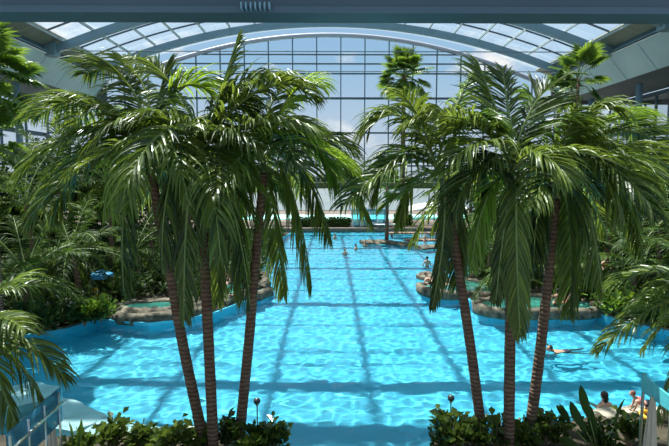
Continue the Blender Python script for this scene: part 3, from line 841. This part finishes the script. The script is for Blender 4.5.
# ------------------------------------------------------------------ broad-leaved trees at the back of the banks
def tree(x, y, h, r, label, seed, group, gz=.18, n=2600):
    rr = random.Random(seed); root = tag(empty('leafy_tree', (x, y, gz)), label, 'tree', group)
    tb = MB(); tb.tube([(0, 0, -.2), (.1, 0, h * .3), (0, .1, h * .6)], [.16, .13, .08], 8); cs = []
    for k in range(11):
        a = rr.uniform(0, 6.28); u = rr.random(); rad = r * (.85 if u < .7 else .45) * rr.uniform(.4, 1)
        c = Vector((math.cos(a) * rad, math.sin(a) * rad, h * (.22 + .68 * u))); cs.append((c, r * rr.uniform(.38, .6)))
        tb.tube([(0, 0, h * min(.6, .1 + u * .5)), c], [.06, .02], 5)
    tb.obj('trunk', M['trunk'], root, True)
    def smp(q):
        c, cr_ = q.choice(cs); d = Vector((q.gauss(0, 1), q.gauss(0, 1), q.gauss(0, 1))).normalized()
        return c + d * cr_ * q.uniform(.55, 1.05), d + Vector((0, 0, -.2))
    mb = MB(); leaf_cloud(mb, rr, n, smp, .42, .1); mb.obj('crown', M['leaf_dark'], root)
    return root
for i, (px, Y, h, r, lab) in enumerate(((-10, 36, 8.2, 3.0, 'dark leafy tree at the back of the left bank, cut by the left edge'), (45, 40, 8.4, 3.4, 'dark leafy tree rising behind the left fan palms'), (90, 37, 7.6, 3.0, 'dark leafy tree behind the blue parasol'),
      (130, 42, 7.8, 3.4, 'dark leafy tree behind the leftmost front trunk'), (170, 46, 7.4, 3.2, 'dark leafy tree glimpsed left of the middle trunk of the left trio'), (212, 49, 6.6, 2.8, 'dark leafy tree behind the small whirlpool'))):
    p = P(px, 200, Y); tree(p.x, Y, h, r, lab, 700 + i, 'leafy trees at the back of the left bank')
for i, (px, Y, h, r, lab) in enumerate(((495, 49, 6.2, 2.8, 'dark leafy tree near the right end of the far decks'), (520, 44, 7.4, 3.0, 'dark leafy tree behind the middle trunk of the right trio'), (560, 42, 7.6, 3.2, 'dark leafy tree behind the rightmost front trunk'),
      (605, 40, 7.6, 3.2, 'dark leafy tree behind the tall palms of the right bank'), (648, 37, 7.4, 3.2, 'dark leafy tree near the right edge under the fascia'), (692, 33, 7.2, 3.0, 'dark leafy tree at the back of the right bank, cut by the right edge'))):
    p = P(px, 200, Y); tree(p.x, Y, h, r, lab, 720 + i, 'leafy trees at the back of the right bank')

# ------------------------------------------------------------------ shrubs and bed plants
def shrub(loc, r, h, n, label, seed, mat='leaf_dark', size=.16, group='shrubs on the banks', name='shrub'):
    rr = random.Random(seed); root = tag(empty(name, loc), label, 'shrub', group)
    st = MB(); ends = []
    for k in range(9):
        a = rr.uniform(0, 6.28); q = Vector((math.cos(a) * r * rr.uniform(.2, .85), math.sin(a) * r * rr.uniform(.2, .85), h * rr.uniform(.5, .95))); ends.append(q)
        st.tube([(0, 0, -.1), q * .5 + Vector((0, 0, h * .1)), q], [.02, .014, .006], 5)
    st.obj('stem', M['fibre'], root)
    def smp(rr):
        e = rr.choice(ends); u = rr.uniform(.35, 1.05)
        p = e * u + Vector((rr.gauss(0, r * .22), rr.gauss(0, r * .22), rr.gauss(0, h * .12))); p.z = max(.03, p.z)
        return p, Vector((p.x / r, p.y / r, .5))
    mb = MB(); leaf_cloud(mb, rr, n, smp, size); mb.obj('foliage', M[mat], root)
    return root
# undergrowth carpets (uncountable)
def inside(pt, poly):
    x, y = pt; c = False; j = len(poly) - 1
    for i in range(len(poly)):
        xi, yi = poly[i]; xj, yj = poly[j]
        if (yi > y) != (yj > y) and x < (xj - xi) * (y - yi) / (yj - yi) + xi: c = not c
        j = i
    return c
def carpet(poly, n, z, label, seed, size, ylim, hmax=.9, xlim=(-37, 37), avoid=()):
    rr = random.Random(seed); mb = MB(); k = 0; tries = 0
    while k < n and tries < n * 40:
        tries += 1
        u = rr.random() ** 1.5; y = ylim[0] + (ylim[1] - ylim[0]) * u; x = rr.uniform(*xlim)
        if not inside((x, y), poly): continue
        if any((x - a) ** 2 + (y - b) ** 2 < r * r for a, b, r in avoid): continue
        k += 1; hh = hmax * (.4 + .8 * abs(noise.noise(Vector((x * .5, y * .5, seed)))))
        for q in range(11):
            a = rr.uniform(0, 6.28); d = Vector((math.cos(a), math.sin(a), rr.uniform(.3, 1.6))).normalized(); s = Vector((-math.sin(a), math.cos(a), 0))
            L_ = size * rr.uniform(.6, 1.3); w = L_ * .13; p = Vector((x + rr.uniform(-.25, .25), y + rr.uniform(-.25, .25), z + rr.uniform(-.05, hh))); mb.val = min(1, max(0, rr.gauss(.35, .25)))
            v = [mb.vert(p), mb.vert(p + d * L_ * .5 + s * w), mb.vert(p + d * L_ * .5 - s * w), mb.vert(p + d * L_ + Vector((0, 0, -L_ * .3)))]
            mb.face(v[0], v[1], v[3], v[2])
    return tag(mb.obj('undergrowth', M['leaf_dark']), label, 'undergrowth', kind='stuff')
spas = [(*W(160, 307, .34)[:2], 2.7), (*W(232, 288, .34)[:2], 2.3), (*W(535, 302, .34)[:2], 3.1), (*W(462, 285, .34)[:2], 2.5)]
carpet(left_edge + [(-37, 57), (-37, left_edge[0][1])], 4200, .18, 'dense low undergrowth covering the left bank', 1, .5, (16, 50), 1.2, (-29, -2), spas)
carpet(right_edge + [(37, 57), (37, right_edge[0][1])], 4200, .18, 'dense low undergrowth covering the right bank', 2, .5, (16, 50), 1.2, (5, 29), spas)
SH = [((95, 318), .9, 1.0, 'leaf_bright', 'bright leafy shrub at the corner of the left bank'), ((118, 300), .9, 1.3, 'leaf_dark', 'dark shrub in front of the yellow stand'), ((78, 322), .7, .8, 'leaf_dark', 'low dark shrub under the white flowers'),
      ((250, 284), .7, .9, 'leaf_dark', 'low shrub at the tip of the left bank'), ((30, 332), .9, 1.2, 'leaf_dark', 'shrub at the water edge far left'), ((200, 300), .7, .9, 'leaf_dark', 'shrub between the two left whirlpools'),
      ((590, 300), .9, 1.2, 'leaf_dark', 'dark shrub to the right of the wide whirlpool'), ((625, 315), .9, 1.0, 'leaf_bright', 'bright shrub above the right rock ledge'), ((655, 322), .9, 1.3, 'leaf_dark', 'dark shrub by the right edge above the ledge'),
      ((498, 288), .7, 1.2, 'leaf_dark', 'shrub between the two right whirlpools')]
for i, ((px, py), r, h, mt, lab) in enumerate(SH):
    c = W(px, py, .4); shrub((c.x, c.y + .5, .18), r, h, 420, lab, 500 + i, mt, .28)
# white flowering plant
c = W(70, 309, .5); fp = shrub((c.x, c.y, .18), .9, .7, 260, 'low plant with white flowers on the left bank', 530, 'leaf_dark', .22, name='flowering_shrub')
for k in range(16):
    mb = MB(); q = Vector((R.uniform(-.9, .9), R.uniform(-.7, 0), R.uniform(.35, .75)))
    for j in range(5):
        a = j * 2 * PI / 5; mb.ball(q + Vector((math.cos(a) * .06, -.02, math.sin(a) * .06)), (.05, .02, .05), 6, 4)
    mb.obj('blossom', M['flower'], fp)
# front beds
names = ['leftmost', 'second from left', 'third from left', 'fourth from left', 'fifth from left', 'sixth from left', 'seventh from left', 'rightmost']
for i, px in enumerate((88, 116, 144, 172, 196, 228, 252, 276)):
    p = P(px, 448, 9.9 + .12 * (i % 3)); shrub((p.x, p.y - .15, .2), .34, .50 + .14 * (i % 2), 190, 'glossy broad-leaved shrub in the left front bed, ' + names[i], 600 + i, 'leaf_bed', .22, 'shrubs in the left front bed')
names2 = ['at its left tip', 'second from left', 'third from left', 'fourth from left', 'fifth from left', 'sixth from left', 'seventh from left', 'rightmost']
for i, px in enumerate((437, 450, 472, 494, 518, 545, 590, 625)):
    p = P(px, 448, 10.0 + .12 * (i % 3)); shrub((p.x, p.y - .15, .2), .36, .52 + .14 * (i % 2), 190, 'glossy broad-leaved shrub in the right front bed, ' + names2[i], 620 + i, 'leaf_bed', .22, 'shrubs in the right front bed')
def paddle_plant(px, Y, specs, label, seed, mat='leaf_dark', ptop=.2):
    b = P(px, 446, Y); b.z = ptop; root = tag(empty('leafy_plant', b), label, 'plant', 'big-leaved plants in the front beds')
    for k, (tx, ty, L_, w, lean) in enumerate(specs):
        tip = P(tx, ty, Y) - b; mb = MB(); mb.cur = 1; basep = Vector((0, 0, -.05)); d = (tip - basep); u = 1 - L_ / max(d.length, L_ + .05)
        j = basep + d * u; mb.tube([basep, basep.lerp(j, .5) + Vector((0, .0, .02)), j], [.016, .012, .009], 5); mb.cur = 0; mb.val = .4 + .1 * k
        dn = d.normalized(); s = dn.cross(Vector((lean, 1, 0))).normalized(); nn = s.cross(dn); prev = None
        for q in range(9):
            t = q / 8; ww = w * math.sin(PI * min(1, t * .97 + .02)) ** .7; c = j + dn * L_ * t + nn * .10 * math.sin(t * 2.2)
            ids = (mb.vert(c - s * ww + nn * ww * .3), mb.vert(c), mb.vert(c + s * ww + nn * ww * .3))
            if prev: mb.face(prev[0], prev[1], ids[1], ids[0]); mb.face(prev[1], prev[2], ids[2], ids[1])
            prev = ids
        mb.obj('leaf', [M[mat], M['rachis']], root, True)
paddle_plant(600, 9.6, [(582, 387, .75, .09, .2), (557, 408, .45, .08, .6), (573, 403, .7, .10, -.2), (592, 408, .8, .09, .1), (626, 400, .6, .03, .3), (560, 440, .5, .1, 0), (612, 432, .6, .08, .4)], 'tall plant with paddle-shaped leaves by the crawling child', 1)
paddle_plant(76, 9.4, [(66, 424, .5, .03, .1), (80, 421, .55, .04, -.2), (72, 428, .45, .03, .5), (88, 432, .4, .03, 0)], 'spiky blade-leaved plant at the foot of the glass railing', 2, 'leaf_bright')
paddle_plant(463, 10.0, [(461, 416, .5, .05, .1), (469, 424, .45, .05, .6), (456, 428, .4, .05, -.4)], 'narrow upright plant right of the right path lamp', 3)
# round path lamps
for px, py, lab in ((257, 401, 'round black path lamp in front of the left trio'), (451, 398, 'round black path lamp in front of the right trio')):
    c = P(px, py, 10.35 if px < 300 else 10.3); root = tag(empty('path_lamp', (c.x, c.y, .0)), lab, 'lamp', 'ball-shaped path lamps')
    gz = -.0
    mb = MB(); mb.tube([(0, 0, -1.3), (0, 0, c.z - .05)], .016, 8); mb.obj('pole', M['stainless'], root)
    mb = MB(); mb.ball((0, 0, c.z), .078, 16, 10); mb.obj('lamp_head', M['black'], root, True)
    mb = MB(); mb.tube([(0, 0, c.z - .10), (0, 0, c.z - .05)], .035, 10); mb.obj('collar', M['stainless'], root)

# ------------------------------------------------------------------ furniture near the left and right corners
# glass stair railing, lower left
a0 = P(2, 446, 7.4); a1 = P(54, 398, 8.9)
rl = tag(empty('glass_railing', (0, 0, 0)), 'blue glass stair railing with steel handrail at the lower left', 'railing')
A = P(6, 440, 7.0); B = P(60, 392, 8.6); D = Vector((0, 0, -.55)); D2 = Vector((0, 0, -1.2))
mb = MB(); v = [mb.vert(x) for x in (A + Vector((0, 0, .10)), B + Vector((0, 0, .10)), B + D, A + D)]; mb.face(*v); o = mb.obj('glass_panel', M['railglass'], rl); s_ = o.modifiers.new('t', 'SOLIDIFY'); s_.thickness = .02
mb = MB(); mb.tube([A + Vector((.10, -.12, -.14)), B + Vector((.10, -.12, -.14))], .03, 8); mb.obj('handrail', M['stainless'], rl, True)
for t in (.05, .35, .65, .95):
    q = A.lerp(B, t) + Vector((.04, -.05, 0)); mb = MB(); mb.tube([q + Vector((0, 0, .05)), (q.x, q.y, .3)], .022, 8); mb.obj('post', M['stainless'], rl, True)
st = MB()
for k in range(12):
    t = k / 11; q = A.lerp(B, t); st.box((q.x - .9, q.y, q.z - 1.75), (1.6, .30, .9))
tag(st.obj('staircase', M['concrete']), 'pale steps going down beside the glass railing', 'stairs')
nb2 = None
def closed_parasol(px, py_top, Y, h, label):
    c = P(px, py_top, Y); root = tag(empty('closed_parasol', (c.x, Y, c.z - h)), label, 'parasol', 'closed beige parasols')
    mb = MB(); mb.tube([(0, 0, 0), (0, 0, h)], .02, 8); mb.obj('pole', M['stainless'], root)
    mb = MB(); prev = None; n = 16
    for i in range(8):
        t = i / 7; z = h * (1 - .78 * t) - .02; r = .03 + .058 * math.sin(min(1, t * 1.1) * PI * .62) - (.05 if i == 5 else 0); ring = [mb.vert((math.cos(2 * PI * k / n) * r * (1 + .28 * (k % 2)), math.sin(2 * PI * k / n) * r * (1 + .28 * (k % 2)), z)) for k in range(n)]
        if prev:
            for k in range(n): mb.face(prev[k], prev[(k + 1) % n], ring[(k + 1) % n], ring[k])
        else: mb.face(*ring)
        prev = ring
    mb.obj('canopy', M['beige'], root)
    mb = MB(); z = h * (1 - .78 * 5 / 7); mb.tube([(0, 0, z - .02), (0, 0, z + .02)], .065, 12); mb.obj('strap', M['black'], root)
    return root
closed_parasol(49, 406, 8.9, 1.8, 'closed beige parasol behind the left glass railing')
closed_parasol(653, 396, 7.6, 2.2, 'closed beige parasol in front of the teal panel')
tp = tag(empty('teal_panel', (0, 0, 0)), 'teal glass side panel with a steel edge at the right corner', 'panel')
A = P(644, 374, 8.0); B = P(676, 400, 7.0)
mb = MB(); mb.face(*[mb.vert(x) for x in (A, B, B + Vector((0, 0, -.22)), A + Vector((0, 0, -.30)))]); o = mb.obj('pane', M['teal'], tp); s_ = o.modifiers.new('t', 'SOLIDIFY'); s_.thickness = .03
mb = MB(); mb.tube([A + Vector((0, -.04, -.30)), B + Vector((0, -.04, -.22))], .02, 8); mb.obj('rail', M['stainless'], tp)
for q in (A.lerp(B, .06), A.lerp(B, .94)):
    mb = MB(); mb.tube([q + Vector((0, .04, 0)), (q.x, q.y + .04, .2)], .025, 8); mb.obj('post', M['stainless'], tp)

# blue parasol and yellow stand at the back of the left bank
c = W(103, 296, .4); bp_ = tag(empty('blue_parasol', (c.x, c.y, .2)), 'flat blue parasol over the path on the left bank', 'parasol')
sc_ = c.y / F
mb = MB(); mb.tube([(-.45, 0, 0), (-.45, 0, 30 * sc_)], .04, 8); mb.obj('pole', M['stainless'], bp_)
mb = MB(); n = 8; r = 10.5 * sc_; zt = 32 * sc_; top = mb.vert((0, 0, zt)); ring = [mb.vert((math.cos(2 * PI * (k + .5) / n) * r, math.sin(2 * PI * (k + .5) / n) * r, zt - .22)) for k in range(n)]; rg2 = [mb.vert((math.cos(2 * PI * (k + .5) / n) * r, math.sin(2 * PI * (k + .5) / n) * r, zt - .42)) for k in range(n)]
for k in range(n): mb.face(top, ring[k], ring[(k + 1) % n]); mb.face(ring[k], rg2[k], rg2[(k + 1) % n], ring[(k + 1) % n])
mb.obj('canopy', M['blue'], bp_)
c = W(102, 297, .4); ys = tag(empty('caution_stand', (c.x, c.y - .6, .24)), 'yellow folding caution stand under the blue parasol', 'sign')
for sgn in (-1, 1):
    mb = MB(); mb.box((0, sgn * .13, .35), (.30, .03, .72), Matrix.Rotation(sgn * .32, 3, 'X')); mb.obj('leaf_panel', M['yellow'], ys)
mb = MB(); mb.box((0, 0, .70), (.16, .10, .06)); mb.obj('handle', M['yellow'], ys)
c = W(103, 299, .4); mb = MB(); mb.box((0, 0, 0), (2.6, 2.0, .06)); tag(mb.obj('path', M['paving'], loc=(c.x, c.y, .2)), kind='structure')

# ------------------------------------------------------------------ people
def body_mesh(joints, edges, radii, root):
    me = bpy.data.meshes.new('body'); names = list(joints); idx = {n: i for i, n in enumerate(names)}
    me.from_pydata([joints[n] for n in names], [(idx[a], idx[b]) for a, b in edges], [])
    o = bpy.data.objects.new('tmp', me); C.objects.link(o)
    sk = o.modifiers.new('s', 'SKIN'); sk.use_smooth_shade = True
    lay = me.skin_vertices[0].data
    for n in names: lay[idx[n]].radius = (radii[n], radii[n] * .85 if n in ('pelvis', 'waist', 'chest') else radii[n]); lay[idx[n]].use_root = (n == root)
    ss = o.modifiers.new('u', 'SUBSURF'); ss.levels = 2; ss.render_levels = 2
    dg = bpy.context.evaluated_depsgraph_get(); dg.update()
    ev = bpy.data.meshes.new_from_object(o.evaluated_get(dg)); bpy.data.objects.remove(o)
    vs = [v.co.copy() for v in ev.vertices]; fs = [tuple(p.vertices) for p in ev.polygons]
    return vs, fs
E_ = [('pelvis', 'waist'), ('waist', 'chest'), ('chest', 'neck'), ('neck', 'skull')]
for s in 'lr': E_ += [('chest', 'sh' + s), ('sh' + s, 'el' + s), ('el' + s, 'wr' + s), ('pelvis', 'hip' + s), ('hip' + s, 'kn' + s), ('kn' + s, 'an' + s), ('an' + s, 'to' + s)]
RAD = dict(pelvis=.13, waist=.115, chest=.135, neck=.055, skull=.06)
for s in 'lr': RAD.update({'sh' + s: .062, 'el' + s: .043, 'wr' + s: .028, 'hip' + s: .085, 'kn' + s: .058, 'an' + s: .038, 'to' + s: .03})
def sym(d):
    o = {}
    for k, v in d.items():
        if k.endswith('_'): o[k[:-1] + 'l'] = (-v[0], v[1], v[2]); o[k[:-1] + 'r'] = v
        else: o[k] = v
    return o
POSES = {   # facing -Y (towards the viewer), z up, 1.7 m tall scale; origin at feet / body
 'stand': sym(dict(pelvis=(0, 0, .92), waist=(0, 0, 1.10), chest=(0, 0, 1.32), neck=(0, 0, 1.47), skull=(0, -.01, 1.56), sh_=(.18, 0, 1.38), el_=(.27, -.02, 1.12), wr_=(.30, -.20, .98), hip_=(.09, 0, .88), kn_=(.11, -.02, .48), an_=(.12, .02, .08), to_=(.13, -.12, .03))),
 'sit': sym(dict(pelvis=(0, 0, .14), waist=(0, .03, .32), chest=(0, .04, .54), neck=(0, .03, .69), skull=(0, .01, .78), sh_=(.18, .04, .60), el_=(.30, .06, .36), wr_=(.32, -.12, .22), hip_=(.09, -.03, .12), kn_=(.13, -.42, .20), an_=(.12, -.72, .05), to_=(.13, -.82, .10))),
 'swim': sym(dict(pelvis=(0, .55, -.12), waist=(0, .35, -.10), chest=(0, .12, -.08), neck=(0, -.02, -.02), skull=(0, -.10, .03), sh_=(.18, .08, -.07), el_=(.34, -.14, -.12), wr_=(.22, -.36, -.10), hip_=(.09, .60, -.13), kn_=(.18, .98, -.18), an_=(.26, 1.34, -.20), to_=(.32, 1.46, -.22))),
 'crawl': sym(dict(pelvis=(0, .42, .40), waist=(0, .24, .42), chest=(0, .02, .50), neck=(0, -.10, .60), skull=(0, -.15, .68), sh_=(.16, -.02, .48), el_=(.20, -.06, .26), wr_=(.18, -.14, .07), hip_=(.09, .46, .36), kn_=(.14, .34, .07), an_=(.13, .72, .06), to_=(.14, .86, .03))),
 'recline': sym(dict(pelvis=(0, 0, .13), waist=(0, .17, .19), chest=(0, .36, .34), neck=(0, .47, .46), skull=(0, .50, .55), sh_=(.18, .40, .36), el_=(.30, .52, .16), wr_=(.32, .30, .06), hip_=(.09, -.05, .12), kn_=(.12, -.42, .18), an_=(.12, -.80, .06), to_=(.12, -.88, .14))),
}
def person(loc, rz, pose, sc, label, skin='skin', hair='hair_d', wear='navy', long_hair=False, top=None, look=(0, -1, 0)):
    root = tag(empty('person', loc, rz), label, 'person')
    J = POSES[pose]; vs, fs = body_mesh(J, E_, RAD, 'pelvis')
    mb = MB(); off = len(mb.v)
    for v in vs: mb.vert(v * sc)
    for f in fs: mb.face(*f)
    # head with face
    sk = Vector(J['skull']); nk = Vector(J['neck']); lk = Vector(look).normalized()
    hc = sk + Vector((0, 0, .05)); x = lk.cross(Vector((0, 0, 1))).normalized(); y = lk; z = x.cross(y); HM = Matrix((x, y, z)).transposed()
    def hb(p, r, n=12, m=9): mb.ball((hc + HM @ Vector(p)) * sc, Vector(r) * sc, n, m, M=HM)
    hb((0, 0, 0), (.078, .098, .115), 18, 12); hb((0, .05, -.055), (.05, .045, .05))           # skull, jaw
    hb((0, .10, -.01), (.014, .022, .024), 8, 6); hb((0, .092, -.055), (.026, .010, .008), 8, 6)  # nose, lips
    for s in (-1, 1): hb((s * .08, -.005, -.005), (.012, .022, .032), 8, 6)
    for s in 'lr':                                                           # hands
        wr = Vector(J['wr' + s]); el = Vector(J['el' + s]); d = (wr - el).normalized(); up = Vector((0, 0, 1)); sd = d.cross(up)
        sd = sd.normalized() if sd.length > .1 else Vector((1, 0, 0))
        q = wr + d * .045; mb.ball(q * sc, Vector((.042, .042, .022)) * sc, 10, 6)
        for k, l in enumerate((.062, .072, .068, .052)):
            o_ = sd * (-.028 + .019 * k); p0 = q + d * .025 + o_; p1 = p0 + d * l * .55 + o_ * .2; p2 = p1 + (d + Vector((0, 0, -.5))).normalized() * l * .45
            mb.tube([p0 * sc, p1 * sc, p2 * sc], [.009 * sc, .0085 * sc, .006 * sc], 6)
        p0 = q + sd * -.03 - d * .01; mb.tube([p0 * sc, (p0 + (d - sd).normalized() * .035) * sc, (p0 + (d - sd * .6).normalized() * .06) * sc], [.011 * sc, .010 * sc, .007 * sc], 6)
    mb.obj('body', M[skin], root, True)
    e = MB()
    for s in (-1, 1): e.ball((hc + HM @ Vector((s * .032, .088, .012))) * sc, .011 * sc, 8, 6)
    e.obj('eyes', M['eye'], root, True)
    h = MB(); h.ball((hc + HM @ Vector((0, -.018, .022))) * sc, Vector((.090, .100, .112)) * sc, 16, 10, .08, 9, M=HM)
    if long_hair: h.ball((hc + HM @ Vector((0, -.075, -.07))) * sc, Vector((.075, .045, .13)) * sc, 12, 8, .15, 9, M=HM)
    h.obj('hair', M[hair], root, True)
    # swimwear: sleeve round the pelvis, and a top
    pe, wa, ch = Vector(J['pelvis']), Vector(J['waist']), Vector(J['chest'])
    w = MB(); d = (wa - pe).normalized(); w.tube([(pe - d * .11) * sc, (pe - d * .04) * sc, (pe + d * .06) * sc, (pe + d * .11) * sc], [.13 * sc, .158 * sc, .150 * sc, .135 * sc], 14); w.obj('swimwear', M[wear], root, True)
    if top:
        w = MB(); w.tube([(wa.lerp(ch, .2)) * sc, wa.lerp(ch, .7) * sc, (ch + (ch - wa) * .2) * sc], [.135 * sc, .15 * sc, .12 * sc], 14); w.obj('swim_top', M[top], root, True)
    return root
def at(px, py, z=0.0): return W(px, py, z)
c = at(637, 413, .25); person((c.x, c.y + .05, .26), -PI / 2 - .35 + PI * .0, 'crawl', .62, 'child in red top and dark shorts crawling on the pale stone edge', 'skin', 'hair_r', 'navy', top='red', look=(-.2, -.9, .1))
c = at(603, 409, 0); person((c.x, c.y, -1.00), PI + .3, 'sit', .95 , 'dark-haired bather seen from behind next to the crawling child', 'skin', 'hair_d', 'navy', True)
for o in list(C.objects):
    if o.get('label', '').startswith('dark-haired bather seen from behind next'): o.location.z = -.42
c = at(552, 351, 0); person((c.x, c.y, .02), PI / 2 + .1 - PI, 'swim', .95, 'swimmer with dark hair crossing behind the right trunks', 'skin2', 'hair_d', 'navy', look=(0, -.9, .3))
c = at(541, 342, 0); person((c.x, c.y, -1.28), .4, 'stand', .88, 'dark-haired bather next to the rightmost trunk, only the head showing', 'skin2', 'hair_d', 'navy')
c = at(427, 266, 0); person((c.x, c.y, -1.05), PI + .2, 'stand', 1.0, 'bather standing chest-deep near the right rock point', 'skin2', 'hair_d', 'navy')
for (px, py, lab) in ((345, 254, 'lone head above water in the middle of the pool'), (356, 249, 'small head above water just behind the lone one'), (335, 238, 'head above water beside the far hedge'), (365, 246, 'bather by the left tip of the long rock island')):
    c = at(px, py, 0); person((c.x, c.y, -1.28), R.uniform(-1, 1), 'stand', 1.0, lab, 'skin2', 'hair_d', 'navy')
c = at(434, 285, .3); person((c.x, c.y, .32), 1.1, 'recline', .9, 'bather reclining on the rock point', 'skin', 'hair_b', 'red')
c = at(425, 249, .3); person((c.x, c.y, .28), .3, 'stand', .75, 'child standing on the flat rock island', 'skin', 'hair_b', 'red')
c = at(555, 304, .34); person((c.x, c.y - .2, .20), PI - .4, 'sit', .95, 'dark-haired bather sitting in the wide whirlpool', 'skin2', 'hair_d', 'navy')
c = at(566, 302, .34); person((c.x, c.y - .1, .20), -.9, 'sit', .95, 'fair-skinned bather sitting at the right of the wide whirlpool', 'skin', 'hair_b', 'red', long_hair=True)
c = at(224, 282, .34); person((c.x, c.y, .20), .3, 'sit', .95, 'bather sitting in the small left whirlpool', 'skin', 'hair_d', 'navy')
c = at(604, 282, .4); person((c.x, c.y, .18), .3, 'stand', .95, 'person in orange top standing among the palms on the right bank', 'skin', 'hair_b', 'navy', top='orange')
# yellow toy ring next to the child
c = W(641, 413, .3); mb = MB(); n = 20; rings = []
tr_ = MB()
for i in range(n):
    a = 2 * PI * i / n; ctr = Vector((math.cos(a) * .14, math.sin(a) * .14, 0)); rings.append([tr_.vert(ctr + Vector((math.cos(a) * math.cos(b) * .055, math.sin(a) * math.cos(b) * .055, math.sin(b) * .055))) for b in [2 * PI * k / 8 for k in range(8)]])
for i in range(n):
    for k in range(8): tr_.face(rings[i][k], rings[(i + 1) % n][k], rings[(i + 1) % n][(k + 1) % 8], rings[i][(k + 1) % 8])
o = tr_.obj('swim_ring', M['yellow'], None, True, loc=(c.x, c.y - .25, .36)); tag(o, 'small yellow swim ring lying in front of the child', 'swim ring'); o.rotation_euler = (.3, .1, 0)

# ------------------------------------------------------------------ light
w = bpy.data.worlds.new('sky'); bpy.context.scene.world = w; w.use_nodes = True; t = w.node_tree; t.nodes.clear()
out = t.nodes.new('ShaderNodeOutputWorld'); bgn = N(t, 'ShaderNodeBackground', Strength=1.0)
tc = N(t, 'ShaderNodeTexCoord'); sx = N(t, 'ShaderNodeSeparateXYZ'); t.links.new(tc.outputs['Generated'], sx.inputs[0])
sky = ramp(t, [(.0, (.58, .64, .70)), (.12, (.50, .63, .77)), (.22, (.35, .56, .77)), (.5, (.26, .44, .72)), (1, (.18, .34, .34))], sx.outputs['Z'])
mp = N(t, 'ShaderNodeMapping'); mp.inputs['Scale'].default_value = (3.2, 3.2, 7.5); mp.inputs['Location'].default_value = (1.3, .4, .25)
t.links.new(tc.outputs['Generated'], mp.inputs[0])
nz = N(t, 'ShaderNodeTexNoise', Scale=1.6, Detail=8.0, Roughness=.55); t.links.new(mp.outputs[0], nz.inputs['Vector'])
cm = ramp(t, [(.56, (0, 0, 0)), (.66, (1, 1, 1))], nz.outputs['Fac'])
cs = ramp(t, [(.5, (.74, .77, .82)), (.7, (.95, .95, .95))], nz.outputs['Fac'])
mx = N(t, 'ShaderNodeMix', data_type='RGBA'); t.links.new(cm, mx.inputs[0]); t.links.new(sky, mx.inputs[6]); t.links.new(cs, mx.inputs[7])
t.links.new(mx.outputs[2], bgn.inputs['Color']); t.links.new(bgn.outputs[0], out.inputs['Surface'])
sl = bpy.data.lights.new('sun', 'SUN'); sl.energy = 12.0; sl.angle = math.radians(.6); sl.color = (1, .96, .88)
sl.cycles.is_caustics_light = True
wo.cycles.is_caustics_caster = True
for o in C.objects:
    if o.name.startswith(('floor', 'trim')): o.cycles.is_caustics_receiver = True
so = bpy.data.objects.new('sun', sl); C.objects.link(so)
sd = Vector((-.352, .41, 1.25)).normalized()      # towards the sun
so.rotation_euler = sd.to_track_quat('Z', 'Y').to_euler()

vs = bpy.context.scene.view_settings
vs.view_transform = 'Standard'; vs.look = 'None'; vs.exposure = 0.0; vs.gamma = 1.0; vs.use_curve_mapping = False
cy = bpy.context.scene.cycles
cy.max_bounces = 10; cy.transparent_max_bounces = 24; cy.transmission_bounces = 6; cy.diffuse_bounces = 4; cy.glossy_bounces = 3
cy.use_denoising = True; cy.sample_clamp_indirect = 6
